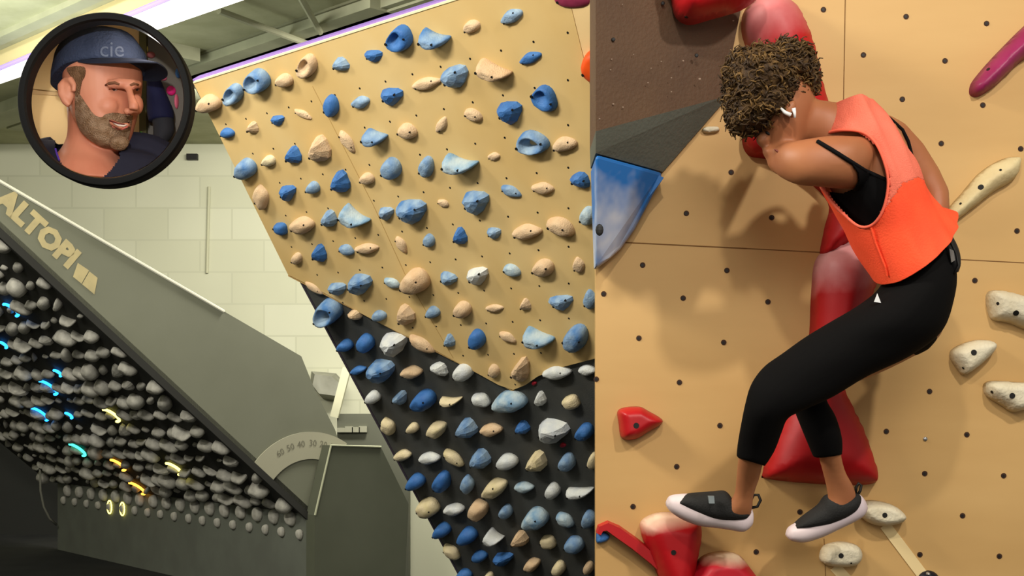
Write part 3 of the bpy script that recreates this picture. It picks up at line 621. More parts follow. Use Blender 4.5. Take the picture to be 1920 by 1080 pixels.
# red curved strip and blue hold at the lower left
sp_ = [(1122,1000),(1126,990),(1138,986),(1156,996),(1190,1020),(1225,1048),(1262,1082),(1300,1115)]
pt = [RP.hit(x, y, .02) for x, y in sp_]
rs = []
for i, p in enumerate(pt):
    t = (pt[min(i+1, len(pt)-1)]-pt[max(i-1, 0)]).normalized(); s_ = t.cross(Vector((0, 1, 0)))
    w2 = .006+.009*min(1, i/3); rs.append([p+s_*w2+Vector((0, -.03, 0)), p-s_*w2+Vector((0, -.03, 0)), p-s_*w2*1.3+Vector((0, .02, 0)), p+s_*w2*1.3+Vector((0, .02, 0))])
v, f = loop_g(rs); tag(mk('climbing_hold', v, f, M_red), 'thin curved red rail hold rising to the lower left corner of the plywood wall', 'climbing hold')
macro('climbing_hold', [(1119,998),(1132,996),(1143,1004),(1138,1014),(1119,1018)], .03, M_blue, 'small blue hold touching the tip of the thin red rail', sm=3)
# wooden strips and black disc
M_lath = mat('pale_tape', (232, 206, 152), .7)
def lath(p, q, w1, lab):
    a, b = rw(*p, .004), rw(*q, .004); d = (b-a).normalized().cross(RP.n)*w1/2
    tag(prism('wooden_lath', [a-d, b-d, b+d, a+d], (0, .0039, 0), M_lath), lab, 'lath')
lath((1659, 984), (1730, 1078), .034, 'pale wooden lath running from the off-white hold down to the black knob')
lath((1565, 1062), (1600, 1100), .034, 'short pale lath end below the off-white hold at the bottom edge')
kc = rw(1740, 1092, 0); v, f = ell_g(kc, .038, .03, .038, 24, 12); kn = tag(mk('knob', v, f, mat('black_knob', (20, 18, 26), .4), smooth=True), 'round black knob at the bottom edge by the end of the wooden lath', 'knob')
v, f = ell_g(rw(1740, 1076, .02), .006, .012, .006); mk('screw', v, f, mat('silver_screw', (170, 170, 170), .3), kn, smooth=True)
# dark overhanging volume, upper left of the right-hand wall
def D(x, y, d): return W(x, y, d)
vol = empty('wall_volume', rw(1250, 150), 'large dark brown and grey wedge volume in the upper left corner of the plywood wall', 'climbing volume')
M_br = mat('brown_volume_paint', (98, 74, 54), .7, (88, 66, 50), 4, bump=.3, bscale=90)
M_gv = mat('grey_volume_paint', (92, 94, 84), .7, (84, 86, 76), 4, bump=.2, bscale=90)
A1, A2, A3, A4 = D(1117, -60, 3.72), D(1405, -60, 3.97), D(1356, 182, 3.97), D(1117, 246, 3.72)
def slab(name, q, m, par):
    v = list(q)+[Vector((p.x, YW-.0005, p.z)) for p in q]; n = len(q)
    f = [list(range(n)), list(range(2*n-1, n-1, -1))]+[[i, (i+1) % n, n+(i+1) % n, n+i] for i in range(n)]
    return mk(name, v, f, m, par)
slab('brown_panel', [A1, A2, A3, A4], M_br, vol)
slab('grey_panel', [A4, A3, D(1360, 188, 3.985), D(1243, 322, 3.975), D(1117, 287, 3.75)], M_gv, vol)
M_chip = mat('chalk_speck', (150, 128, 110), .8)
nv = (A2-A1).cross(A4-A1).normalized(); nv = nv if nv.y < 0 else -nv
VP = Pl(A1, nv)
for x, y, r in ((1147,111,.0045),(1188,102,.004),(1240,115,.005),(1281,114,.006),(1221,128,.004),(1306,104,.004),(1259,146,.005),(1259,172,.005),(1124,223,.005),(1150,195,.006),(1168,201,.005),(1145,131,.004),(1312,148,.008),(1215,155,.005),(1375,39,.006),(1167,8,.004)):
    c = VP.hit(x, y, .0008); v, f = ell_g(c, r*.5, .001, r*.4, 8, 6); mk('chalk_speck', v, f, M_chip, vol)
for x, y in ((1150, 74), (1306, 104), (1243, 6)):
    c = VP.hit(x, y, .0008); v, f = ell_g(c, .006, .002, .006, 10, 6); mk('bolt_hole', v, f, M_dark, vol)
m_b = mat('blue_volume_paint', (36, 108, 180), .45, (190, 195, 205), 3.2, (.5, .66), spec=.4)
bvq = [D(1117, 288, 3.75), D(1243, 323, 3.93), D(1240, 332, 3.93), D(1221, 372, 3.94), D(1190, 430, 3.95), D(1165, 465, 3.95), D(1140, 487, 3.94), D(1117, 502, 3.9)]
o = slab('blue_macro', bvq, m_b, None); tag(o, 'blue rounded macro streaked with white chalk under the dark wedge volume', 'climbing hold')
bv = o.modifiers.new('b', 'BEVEL'); bv.width = .012; bv.segments = 3
for x, y, r in ((1121, 431, .012),):
    c = D(x+3, y, 3.79); v, f = ell_g(c, r, .004, r*1.5, 10, 6); mk('bolt_hole', v, f, M_dark, o)
# ================================================================ climber
M_skin = mat('brown_skin', (168, 108, 70), .5, (156, 96, 62), 6, spec=.35)
M_leg = mat('black_leggings', (14, 13, 13), .9, spec=.08)
M_top = mat('coral_jersey', (255, 88, 48), .8, (248, 80, 44), 10, bump=.15, bscale=200)
M_mesh = mat('sheer_coral_mesh', (240, 120, 96), .8, (232, 112, 88), 14, bump=.3, bscale=300)
M_bra = mat('black_bra', (16, 15, 16), .85, spec=.1)
M_rub = mat('white_rubber', (226, 208, 208), .5, (214, 196, 200), 5)
M_shoe = mat('black_shoe_fabric', (34, 33, 32), .8, bump=.2, bscale=200)
cl = empty('person', rw(1420, 1000, .25), 'person in coral tank top and black leggings climbing, curly head bent to the wall', 'person')
def tube_px(pts, n=14): return tube_g([W(x, y, d) for x, y, d, r in pts], [r for *_, r in pts], n)
parts = [
 chord_g([(1470,262,1490,180,3.52,.05),(1500,268,1524,186,3.52,.05),(1530,285,1575,193,3.54,.065),(1545,318,1640,198,3.56,.12),(1560,350,1688,262,3.57,.15),(1588,400,1712,330,3.57,.14),(1622,450,1735,395,3.57,.12),(1650,505,1768,455,3.57,.12),(1660,560,1782,520,3.57,.14)]),
 chord_g([(1640,258,1610,352,3.47,.06),(1602,256,1580,354,3.43,.065),(1555,255,1540,350,3.42,.062),(1505,262,1496,346,3.43,.055),(1470,268,1462,330,3.46,.048),(1452,276,1447,312,3.49,.035)]),
 tube_px([(1470,300,3.48,.045),(1462,285,3.56,.042),(1462,255,3.66,.04),(1472,225,3.75,.032),(1482,200,3.80,.026)]),
 tube_px([(1642,248,3.66,.06),(1672,262,3.69,.058),(1706,292,3.70,.05),(1736,332,3.7,.043),(1755,365,3.69,.038),(1757,392,3.68,.036),(1740,425,3.66,.034),(1726,455,3.66,.028)]),
 # head
 chord_g([(1428,95,1470,92,3.52,.03),(1400,125,1508,118,3.52,.075),(1392,165,1524,165,3.52,.09),(1402,205,1524,205,3.52,.09),(1420,240,1516,236,3.52,.08),(1433,268,1510,258,3.52,.065),(1446,288,1500,282,3.51,.045)]),
 ell_g(W(1429, 262, 3.50), .018, .018, .022, 12, 8, .4), ell_g(W(1443, 286, 3.50), .02, .03, .014, 12, 8),
 # ankles and feet
 chord_g([(1398,790,1450,790,3.56,.05),(1386,850,1432,862,3.62,.042),(1381,890,1424,895,3.67,.036),(1377,925,1413,928,3.71,.034),(1362,948,1410,955,3.73,.036),(1345,965,1405,972,3.74,.03)]),
 chord_g([(1520,790,1568,790,3.68,.045),(1534,850,1576,850,3.72,.038),(1543,885,1585,885,3.75,.034),(1550,915,1600,912,3.77,.034),(1552,940,1606,940,3.78,.032),(1545,965,1595,958,3.78,.028)]),
 # thighs continue the body under the leggings
 chord_g([(1664,540,1778,520,3.57,.13),(1620,590,1765,600,3.56,.12),(1540,620,1690,660,3.54,.09),(1445,690,1520,750,3.52,.06),(1412,735,1470,760,3.52,.055),(1400,800,1455,800,3.57,.05)]),
 chord_g([(1664,540,1778,520,3.57,.13),(1640,600,1760,630,3.62,.1),(1570,650,1670,690,3.66,.08),(1490,710,1545,745,3.66,.055),(1505,790,1566,790,3.68,.045)]),
]
# hand of the reaching arm and hand at the chalk bag, five fingers each
def hand(c, dirv, side, nrm, s=1.0):
    g = []; c = Vector(c); dirv = Vector(dirv).normalized(); side = Vector(side).normalized(); nrm = Vector(nrm).normalized()
    g.append(tube_g([c-dirv*.015*s, c+dirv*.03*s, c+dirv*.075*s], [.024*s, .034*s, .036*s], 10))
    for k, (o_, L) in enumerate(((-.027, .07), (-.009, .08), (.009, .075), (.026, .06))):
        b = c+dirv*.075*s+side*o_*s
        g.append(tube_g([b-dirv*.03, b+dirv*L*.35*s, b+dirv*L*.6*s+nrm*.012, b+dirv*L*.72*s+nrm*.035*s], [.009, .009, .008, .006], 8))
    b = c+dirv*.02*s-side*.03*s
    g.append(tube_g([b, b-side*.02*s+dirv*.02*s, b-side*.03*s+dirv*.045*s+nrm*.012], [.012, .011, .007], 8))
    return g
parts += hand(W(1484, 192, 3.81), (.05, .35, .9), (1, 0, 0), (0, 1, .2), .9)
parts += hand(W(1726, 452, 3.66), (.35, -.15, -.9), (0, 1, 0), (.6, 0, -.2), .85)
bv_, bf_ = remesh(parts, .007, 5)
body = mk('body', bv_, bf_, M_skin, cl, smooth=True)
BV = BVHTree.FromPolygons(bv_, bf_)
def cast(bvh, x, y, off=.002):
    d = ray(x, y).normalized(); h = bvh.ray_cast(CAMP, d)
    return (h[0]-d*off, h[1]) if h[0] else (None, None)
def inflate_patch(V, Fc, off, test, parent, name, m, th=.002, smooth=True, pre=None):
    me = bpy.data.meshes.new('t'); me.from_pydata(V, [], Fc); bm = bmesh.new(); bm.from_mesh(me); bmesh.ops.recalc_face_normals(bm, faces=bm.faces)
    near_ = [f for f in bm.faces if pre is None or inpoly(*PX(f.calc_center_median()), pre)]
    if pre is not None:
        es = list({e for f in near_ for e in f.edges}); bmesh.ops.subdivide_edges(bm, edges=es, cuts=2, use_grid_fill=True)
    bm.normal_update(); P = [v.co+v.normal*off for v in bm.verts]
    keep = [[v.index for v in f.verts] for f in bm.faces if test(f.calc_center_median(), f.normal)]
    bm.free(); bpy.data.meshes.remove(me)
    idx = sorted({i for f in keep for i in f}); mp = {i: k for k, i in enumerate(idx)}
    if not idx: return None
    o = mk(name, [P[i] for i in idx], [[mp[i] for i in f] for f in keep], m, parent, smooth=smooth)
    s = o.modifiers.new('so', 'SOLIDIFY'); s.thickness = th; s.offset = 0
    return o
# sports bra: body surface patch + straps
def subdiv_poly_test(P, near=None, nf=None):
    def t(c, n):
        x, y = PX(c); return inpoly(x, y, P) and (near is None or near(c)) and (nf is None or nf(c, n))
    return t
brap = [(1550,358),(1582,362),(1600,354),(1608,338),(1606,322),(1590,300),(1620,319),(1650,335),(1672,343),(1700,332),(1712,390),(1640,460),(1590,430),(1560,380)]
inflate_patch(bv_, bf_, .005, subdiv_poly_test(brap), cl, 'sports_bra', M_bra, .003, pre=[(1530,280),(1730,280),(1730,480),(1530,480)])
def strap(name, pts, r, m, far=None):
    q = []
    for i in range(len(pts)-1):
        for t in range(6):
            x = pts[i][0]+(pts[i+1][0]-pts[i][0])*t/6; y = pts[i][1]+(pts[i+1][1]-pts[i][1])*t/6
            h, _ = cast(BV, x, y, .003)
            if h: q.append(h)
    if len(q) > 2:
        v, f = tube_g(q, r, 6); return mk(name, v, f, m, cl, smooth=True)
strap('bra_strap', [(1533, 265), (1560, 281), (1592, 301), (1622, 320), (1668, 341)], .006, M_bra)
strap('bra_strap', [(1634, 205), (1668, 222), (1692, 243), (1703, 265), (1712, 300), (1722, 320)], .005, M_bra)
# tank top
tops = [(1556,200,1636,192,3.555,.105,.0),(1540,235,1662,232,3.56,.14,.0),(1531,268,1684,272,3.565,.165,.0),(1538,330,1716,318,3.57,.175,0),(1560,392,1731,354,3.57,.165,.01),(1592,450,1744,374,3.575,.165,.02),(1616,492,1762,386,3.58,.175,.035),(1638,531,1788,397,3.58,.185,.05)]
tv, tf = chord_g(tops, 144, 22, cap=False)
def topgeo(test, name, m, parent=cl):
    idx = {}; V = []; Fq = []
    for q in tf:
        c = sum((tv[i] for i in q), Vector())/len(q)
        if not test(c): continue
        Fq.append([idx.setdefault(i, len(idx)) for i in q])
    inv = {b: a for a, b in idx.items()}
    V = [tv[inv[k]].copy() for k in range(len(idx))]
    for p in V:
        p += Vector((0, 1, 0))*.006*noise.noise(p*9)*1+Vector((.35, -.5, .3))*.02*noise.noise(Vector((p.x*26+p.z*10, p.y*4, p.z*8)))
    o = mk(name, V, Fq, m, parent, smooth=True); s = o.modifiers.new('so', 'SOLIDIFY'); s.thickness = .003; return o
arm = smooth_outline([(1523,272,0),(1560,247,0),(1612,246,0),(1642,268,0),(1660,310,0),(1665,350,0),(1655,395,0),(1635,422,0),(1610,424,0),(1580,400,0),(1555,372,0),(1536,335,0)], 5)
arm = [(p.x, p.y) for p in arm]
arm2 = [(1560, 235), (1640, 230), (1690, 250), (1720, 310), (1725, 360), (1690, 400), (1620, 390), (1570, 340)]
seam = [(1500,150),(1700,150),(1735,340),(1722,333),(1690,345),(1668,378),(1655,400),(1640,420),(1610,425),(1570,400),(1500,300)]
def t_all(c): 
    x, y = PX(c)
    if c.y < 3.57: return not inpoly(x, y, arm)
    return not inpoly(x, y, arm2)
def is_mesh(c):
    x, y = PX(c); return inpoly(x, y, seam)
tt = topgeo(lambda c: t_all(c) and not is_mesh(c), 'tank_top', M_top)
u = topgeo(lambda c: t_all(c) and is_mesh(c), 'sheer_panel', M_mesh, cl)
WL[tt] = WL[cl]
u['label'] = 'lighter sheer upper back of the tank top'
# armhole binding and hem seam
TB = BVHTree.FromPolygons(tv, tf)
q = [cast(TB, x, y, .002)[0] for x, y in arm+arm[:1]]; q = [p for p in q if p]
v, f = tube_g(q, .0042, 6, False); mk('armhole_binding', v, f, mat('coral_binding', (250, 110, 84), .8), cl, smooth=True)
sm = [cast(TB, x, y, .001)[0] for x, y in [(1632, 428), (1640, 455), (1650, 480), (1658, 500), (1662, 518)]]; sm = [p for p in sm if p]
v, f = tube_g([p-Vector((0, .008, 0)) for p in sm], .003, 5); mk('side_seam', v, f, M_top, cl)
# leggings
lg = [
 chord_g([(1672,500,1770,452,3.57,.115),(1652,540,1786,510,3.57,.145),(1612,572,1782,562,3.57,.16),(1560,602,1762,622,3.56,.15),(1510,632,1705,668,3.55,.115),(1468,662,1625,706,3.54,.095),(1432,688,1560,745,3.53,.08),(1408,722,1500,772,3.52,.07),(1396,765,1476,785,3.53,.066),(1389,800,1466,808,3.56,.062),(1383,835,1452,845,3.6,.055),(1381,858,1434,874,3.62,.047)], 28),
 chord_g([(1665,540,1780,510,3.6,.13),(1630,600,1752,640,3.63,.11),(1560,640,1680,680,3.66,.095),(1492,700,1575,728,3.66,.07),(1480,740,1548,745,3.66,.06),(1494,780,1566,780,3.68,.058),(1512,825,1578,820,3.7,.05),(1526,859,1579,852,3.72,.043)], 28),
]
lv, lf = remesh(lg, .007, 4)
leg = mk('leggings', lv, lf, M_leg, cl, smooth=True)
LV = BVHTree.FromPolygons(lv, lf)
tri = [cast(LV, x, y, .003)[0] for x, y in ((1645, 551), (1640, 565), (1651, 567))]
tri = [W(x, y, min(p.y for p in tri)-.003) for x, y in ((1645, 550), (1639, 566), (1652, 568))]
v, f = prism_g(tri, (0, .002, 0))
mk('legging_logo', v, f, mat('white_print', (225, 225, 225), .6), leg)
# chalk bag and clip
bag = chord_g([(1757,438,1772,432,3.5,.03),(1756,455,1785,450,3.5,.042),(1764,480,1795,475,3.5,.045),(1772,500,1797,497,3.5,.042),(1777,514,1794,511,3.5,.03)], 20, p=.8)
cb = mk('waist_pouch', *bag, mat('black_pouch', (24, 23, 24), .5), cl, smooth=True); cb['label'] = 'black pouch clipped to the waistband'
v, f = tube_g([W(1762, 440, 3.44), W(1763, 452, 3.44), W(1766, 462, 3.45)], .005, 6); mk('clip', v, f, mat('silver_clip', (200, 200, 200), .3), cb)
pat = [W(x, y, 3.447) for x, y in ((1780, 466), (1788, 470), (1791, 488), (1784, 492))]; prism('window', pat, (0, .006, 0), mat('grey_pouch_window', (105, 100, 95), .4), cb)
v, f = tube_g([W(x, y, 3.455) for x, y in ((1768, 440), (1782, 452), (1793, 475), (1798, 498), (1790, 513))], .004, 6); mk('piping', v, f, M_dark, cb, smooth=True)
# shoes
def shoe(full, upper, y0, b0, loop, tagp, lab, tongue):
    g = chord_g([(*r, y0+dy, b) for r, dy, b in full], 26, 5, p=.85)
    s = mk('shoe', *g, M_rub, cl, smooth=True); s['label'] = lab
    g2 = chord_g([(*r, y0+dy, b) for r, dy, b in upper], 26, 5, p=.9)
    mk('shoe_upper', *g2, M_shoe, s, smooth=True)
    v, f = tube_g([W(x, y, y0-.01+dz) for x, y, dz in loop], .0045, 6); mk('heel_loop', v, f, M_dark, s, smooth=True)
    if tagp:
        prism('strap_tag', [W(x, y, y0-.062) for x, y in tagp], (0, .012, 0), mat('silver_tag', (130, 138, 140), .4), s)
    return s
shoe([((1249,941,1250,950), .06, .02), ((1256,930,1259,961), .055, .036), ((1275,926,1281,975), .05, .046), ((1305,925,1311,986), .035, .05), ((1340,925,1343,990), .015, .045), ((1368,933,1370,994), .0, .04), ((1393,948,1393,997), -.005, .036), ((1407,952,1408,987), -.005, .026), ((1411,958,1412,976), -.005, .014)],
     [((1272,938,1272,944), .045, .040), ((1284,927,1289,956), .04, .051), ((1310,923,1316,970), .028, .058), ((1338,921,1342,977), .01, .056), ((1361,921,1362,979), -.004, .05), ((1378,943,1380,977), -.012, .044), ((1396,953,1396,974), -.012, .038), ((1406,953,1406,964), -.01, .022)], 3.76, .05,
     [(1408, 950, 0), (1408, 938, 0), (1413, 928, 0), (1422, 928, 0), (1426, 938, 0), (1420, 950, 0), (1409, 952, 0)], [(1328, 930), (1339, 930), (1340, 944), (1330, 944)], 'near black and white shoe standing flat on the red hold', None)
shoe([((1474,1000,1475,1006), .045, .015), ((1480,988,1484,1014), .045, .034), ((1500,976,1506,1017), .04, .045), ((1530,958,1538,1008), .025, .045), ((1560,942,1571,993), .01, .042), ((1588,930,1600,979), .0, .038), ((1609,926,1618,968), -.005, .032), ((1620,936,1626,955), -.005, .016)],
     [((1489,984,1490,990), .04, .035), ((1506,968,1512,991), .032, .05), ((1535,946,1543,988), .018, .054), ((1549,928,1563,982), .004, .052), ((1572,927,1585,972), -.004, .048), ((1594,925,1602,960), -.008, .043), ((1607,925,1610,948), -.008, .032), ((1613,930,1613,940), -.006, .016)], 3.80, .05,
     [(1604, 928, 0), (1605, 914, 0), (1610, 906, 0), (1615, 910, 0), (1613, 920, 0), (1607, 930, 0)], None, 'far black and white shoe with toe pointing down', None)
# ear, earbud, eye, brow
ev, ef = remesh([ell_g(W(1481, 203, 3.425), .014, .012, .024, 14, 10, -.5), ell_g(W(1485, 214, 3.42), .008, .008, .010, 10, 8)], .003, 3)
mk('ear', ev, ef, M_skin, cl, smooth=True)
v, f = join(tube_g([W(1464, 203, 3.407), W(1472, 211, 3.402), W(1483, 216, 3.400)], [.003, .005, .006], 10), tube_g([W(1488, 203, 3.402), W(1490, 213, 3.402), W(1490, 221, 3.404)], [.006, .004, .0035], 8))
eb = mk('earbud', v, f, mat('white_plastic', (235, 232, 230), .3), cl, smooth=True); eb['label'] = 'white wireless earbud in the ear'
for x, y, rx, ry, nm, m in ((1440, 250, .009, .004, 'eye', M_dark), (1436, 236, .016, .004, 'eyebrow', mat('dark_brow', (52, 34, 20), .8)), (1458, 284, .012, .003, 'lips', mat('brown_lips', (120, 60, 48), .5))):
    h, _ = cast(BV, x, y, .0)
    if h: v, f = ell_g(h, rx, .004, ry, 12, 8, -.6); mk(nm, v, f, m, cl, smooth=True)
# curly hair
rh = random.Random(5)
HB = [(1432,152,3.50,68,58,.115),(1474,125,3.51,52,42,.10),(1402,185,3.50,42,48,.10),(1500,152,3.52,34,34,.08),(1395,140,3.5,34,40,.08),(1440,195,3.49,42,32,.10),(1392,218,3.49,26,34,.07),(1420,222,3.49,26,22,.07)]
hs = [ell_g(W(x, y, d), rx*d/F, b, ry*d/F, 20, 12) for x, y, d, rx, ry, b in HB]
hv, hf = remesh(hs, .008, 3)
hv = [p+Vector((noise.noise(p*38), noise.noise(p*38+Vector((7, 0, 0))), noise.noise(p*38+Vector((0, 9, 0)))))*.016 for p in hv]
M_hair = mat('dark_brown_hair', (54, 36, 18), .75, (92, 66, 32), 30, (.4, .7), .5, 120)
hair = mk('hair', hv, hf, M_hair, cl, smooth=True)
HC = W(1440, 165, 3.5)
def curls(n, m, name):
    gs = []
    for _ in range(n):
        c = rh.choice(hv); c = c+(c-HC)*rh.uniform(-.12, .035)
        if c.y > 3.58: continue
        qx, qy = PX(c)
        if qx > 1468 and qy > 186: continue
        ax = Vector((rh.gauss(-.3, .6), rh.gauss(-.1, .4), rh.gauss(-.5, .7))).normalized(); e = ax.orthogonal().normalized(); e2 = ax.cross(e)
        R = rh.uniform(.005, .011); L = rh.uniform(.02, .045); tn = rh.uniform(1.2, 2.6); p0 = rh.random()*6; q = []
        for k in range(13):
            t = k/12; a = p0+t*tn*6.28; q.append(c+ax*(t-.5)*L+(e*math.cos(a)+e2*math.sin(a))*R)
        gs.append(tube_g(q, [.0012+.0016*math.sin(math.pi*k/12) for k in range(13)], 4))
    v, f = join(*gs); return mk(name, v, f, m, hair, smooth=True)
c1 = curls(700, mat('brown_curls', (76, 54, 24), .6), 'curls'); c2 = curls(380, mat('golden_brown_curls', (108, 80, 40), .55), 'curls'); c3 = curls(500, mat('dark_curls', (54, 37, 19), .6), 'curls')
# ================================================================ round black frame with the man inside
yR = 2.62; rc_ = W(196.5, 186.5, yR); s2 = yR/F
Ro, Ri = 163.5*s2, 147.5*s2
fr = empty('round_frame', rc_, 'round black ring frame around the smiling person in a navy cap', 'round frame')
V = []; n = 96; prof = [(Ro, 0), (Ro, .03), (Ri, .03), (Ri, .0), (Ri+.003, -.006), (Ro-.003, -.006)]
rings = [[rc_+Vector((math.cos(2*math.pi*k/n)*r, y, math.sin(2*math.pi*k/n)*r)) for k in range(n)] for r, y in prof]
v, f = loop_g(rings+[rings[0]], False); mk('ring', v, f, M_ring, fr)
yB = 3.02
def circ(y, rpx, m=72): 
    return [W(196.5+math.cos(2*math.pi*k/m)*rpx, 186.5+math.sin(2*math.pi*k/m)*rpx, y) for k in range(m)]
v, f = loop_g([circ(yR+.028, 149), circ(yB, 149), circ(yB, 157), circ(yR+.028, 158), circ(yR+.028, 149)], False)
mk('housing', v, f, mat('frame_housing', (196, 172, 126), .8), fr)
v, f = loop_g([circ(yB, 156), circ(yB+.02, 156)]); 
M_bd = mat('cream_backdrop', (206, 180, 134), .85, (200, 174, 128), 2)
mk('back_panel', v, f, M_bd, fr)
def bq(name, P, m, y=yB-.002, th=.0019, parent=fr, clip=True):
    o = prism(name, [W(a, b, y) for a, b in P], (0, th, 0), m, parent); return o
def clip_circle(P, r=149):
    out = []
    # dense polygon clip against circle
    Q = []
    for i in range(len(P)):
        a, b = P[i], P[(i+1) % len(P)]
        for t in range(24): Q.append((a[0]+(b[0]-a[0])*t/24, a[1]+(b[1]-a[1])*t/24))
    for x, y in Q:
        d = math.hypot(x-196.5, y-186.5)
        if d > r: x = 196.5+(x-196.5)*r/d; y = 186.5+(y-186.5)*r/d
        out.append((x, y))
    return out
bq('grey_wall_panel', clip_circle([(270, 40), (340, 60), (350, 190), (335, 280), (270, 320)]), mat('inset_grey_wall', (118, 112, 106), .8, (104, 100, 92), 3))
bq('post', clip_circle([(261, 40), (274, 40), (274, 320), (261, 320)]), mat('olive_post', (86, 84, 52), .8), y=yB-.02, th=.016)
bq('wall_rail', clip_circle([(40, 166), (115, 174), (115, 180), (40, 174)]), mat('tan_rail', (176, 150, 112), .8), y=yB-.008, th=.006)
bq('green_tape', [(263, 246), (267, 248), (275, 270), (270, 268)], mat('green_tape', (90, 190, 60), .6), y=yB-.023, th=.002)
v, f = tube_g([rc_+Vector((0, .42, 0))+ray(196, 186)*0, W(196.5, 186.5, 12.4)], .02, 8)
# round bracket that carries the frame from the ceiling behind
v, f = tube_g([W(196.5, 186.5, yB+.02), W(196.5, 186.5, 13.55)], .025, 8); mk('mounting_arm', v, f, M_ring, fr)
def ball(x, y, r, m, lab, ry=None):
    c = W(x, y, yB-.008); v, f = ell_g(c, r*yB/F, .012, (ry or r)*yB/F, 14, 8); tag(mk('climbing_hold', v, f, m, smooth=True), lab, 'climbing hold')
M_pink = mat('hot_pink_resin', (226, 40, 130), .5)
ball(321, 170, 9, M_pink, 'round hot pink hold on the grey wall inside the round frame')
ball(331, 190, 3.5, mat('soft_pink_resin', (226, 110, 140), .5), 'thin soft pink drop-shaped hold inside the round frame under the round pink one', 14)
ball(306, 146, 7, mat('soft_pink_resin', (226, 110, 140), .5), 'soft pink hold just under the cap brim inside the round frame', 5)
ball(283, 103, 8, mat('dull_pink_resin', (150, 84, 84), .6), 'dull pink hold above the cap brim inside the round frame', 6)
ball(271, 92, 7, mat('pale_yellow_resin', (206, 196, 120), .6), 'pale yellow hold near the post inside the round frame', 10)
ball(334, 137, 5, M_blue, 'small blue hold at the right rim inside the round frame', 9)
# second person behind: sleeve and arm only
p2 = empty('person', W(300, 200, yB-.05), 'person mostly hidden behind the man in the cap, only a navy sleeve and hand showing', 'person')
def inc(g, fn=150):
    out = []
    for p in g[0]:
        x, y = PX(p); d = math.hypot(x-196.5, y-186.5)
        if d > fn: x = 196.5+(x-196.5)*fn/d; y = 186.5+(y-186.5)*fn/d; p = W(x, y, p.y)
        out.append(p)
    return out, g[1]
g = inc(chord_g([(276,146,300,146,yB-.07,.02),(276,180,312,176,yB-.07,.03),(277,215,324,205,yB-.07,.035),(280,228,325,222,yB-.07,.03)]), 147)
slv = mk('sleeve', *g, mat('navy_sleeve', (24, 26, 62), .8), p2, smooth=True)
g = inc(chord_g([(286,226,324,220,yB-.07,.025),(288,250,326,246,yB-.07,.025),(284,272,312,268,yB-.07,.022)]), 147)
mk('undersleeve', *g, mat('charcoal_undersleeve', (44, 44, 50), .8), p2, smooth=True)
hg = [inc(chord_g([(284,268,312,266,yB-.07,.02),(282,282,306,284,yB-.07,.018),(284,294,300,294,yB-.07,.012)]), 147)]
hg += [tube_g([W(286+k*5, 290, yB-.07), W(285+k*4.5, 298-k, yB-.075), W(284+k*4, 302-k*1.5, yB-.07)], [.006, .005, .004], 6) for k in range(4)]
hg += [tube_g([W(286, 276, yB-.08), W(280, 284, yB-.085), W(280, 291, yB-.08)], [.007, .006, .005], 6)]
hg = [inc(q, 147) for q in hg]; v, f = remesh(hg, .003, 2); mk('hand', v, f, M_skin, p2, smooth=True)
# the man in the cap
yM = 2.80
mn = empty('person', W(190, 330, yM), 'smiling bearded person in navy cap and black shirt seen inside the round black frame', 'person')
M_face = mat('fair_ruddy_skin', (214, 142, 112), .5, (206, 126, 98), 7, spec=.35)
hp_ = [
 chord_g([(160,72,232,72,yM,.04),(136,95,252,92,yM,.082),(124,125,262,122,yM,.092),(122,152,264,148,yM,.094),(126,178,262,172,yM,.092),(134,200,258,196,yM-.003,.088),(141,222,253,218,yM-.005,.082),(150,240,248,238,yM-.008,.074),(160,256,243,256,yM-.012,.066),(174,268,236,270,yM-.016,.054),(192,276,228,278,yM-.02,.036)], 36, 4),
 # brow ridge, nose, cheeks, chin, lips
 tube_g([W(203,158,yM-.088), W(225,156,yM-.092), W(248,158,yM-.082), W(260,158,yM-.055)], [.010, .012, .012, .009], 8),
 tube_g([W(240,160,yM-.085), W(245,180,yM-.096), W(251,198,yM-.108), W(250,206,yM-.108)], [.007, .008, .011, .0105], 10),
 ell_g(W(240,209,yM-.088), .010, .011, .008), ell_g(W(255,206,yM-.082), .007, .010, .007),
 ell_g(W(196,198,yM-.066), .030, .022, .026), ell_g(W(256,196,yM-.05), .014, .02, .022),
 ell_g(W(224,268,yM-.062), .020, .018, .014), 
 tube_g([W(208,230,yM-.073), W(226,237,yM-.084), W(242,233,yM-.074)], [.005, .0075, .005], 8),
 # neck
 chord_g([(128,190,205,215,yM+.02,.065),(130,225,212,262,yM+.03,.06),(128,258,224,284,yM+.035,.06),(116,284,230,300,yM+.035,.07),(98,305,250,325,yM+.035,.09),(70,340,290,350,yM+.04,.11)], 30, 4),
]
cm = clipper(loop_g([circ(yR+.03, 146.5), circ(yB-.01, 146.5)]))
def boolc(o):
    m = o.modifiers.new('b', 'BOOLEAN'); m.operation = 'INTERSECT'; m.object = cm; m.solver = 'EXACT'
mv, mf = remesh(hp_, .0032, 4, (boolc,))
head = mk('head', mv, mf, M_face, mn, smooth=True)
MB_ = BVHTree.FromPolygons(mv, mf)
# ear
ev, ef = remesh([tube_g([W(122,152,yM-.072), W(116,162,yM-.078), W(116,176,yM-.082), W(123,190,yM-.082), W(131,198,yM-.08)], [.008, .010, .009, .009, .007], 8), tube_g([W(122,152,yM-.072), W(133,150,yM-.086), W(139,160,yM-.09), W(138,172,yM-.09)], [.008, .008, .006, .005], 8), ell_g(W(128,172,yM-.078), .014, .010, .026)], .0028, 3)
mk('ear', ev, ef, M_face, mn, smooth=True)
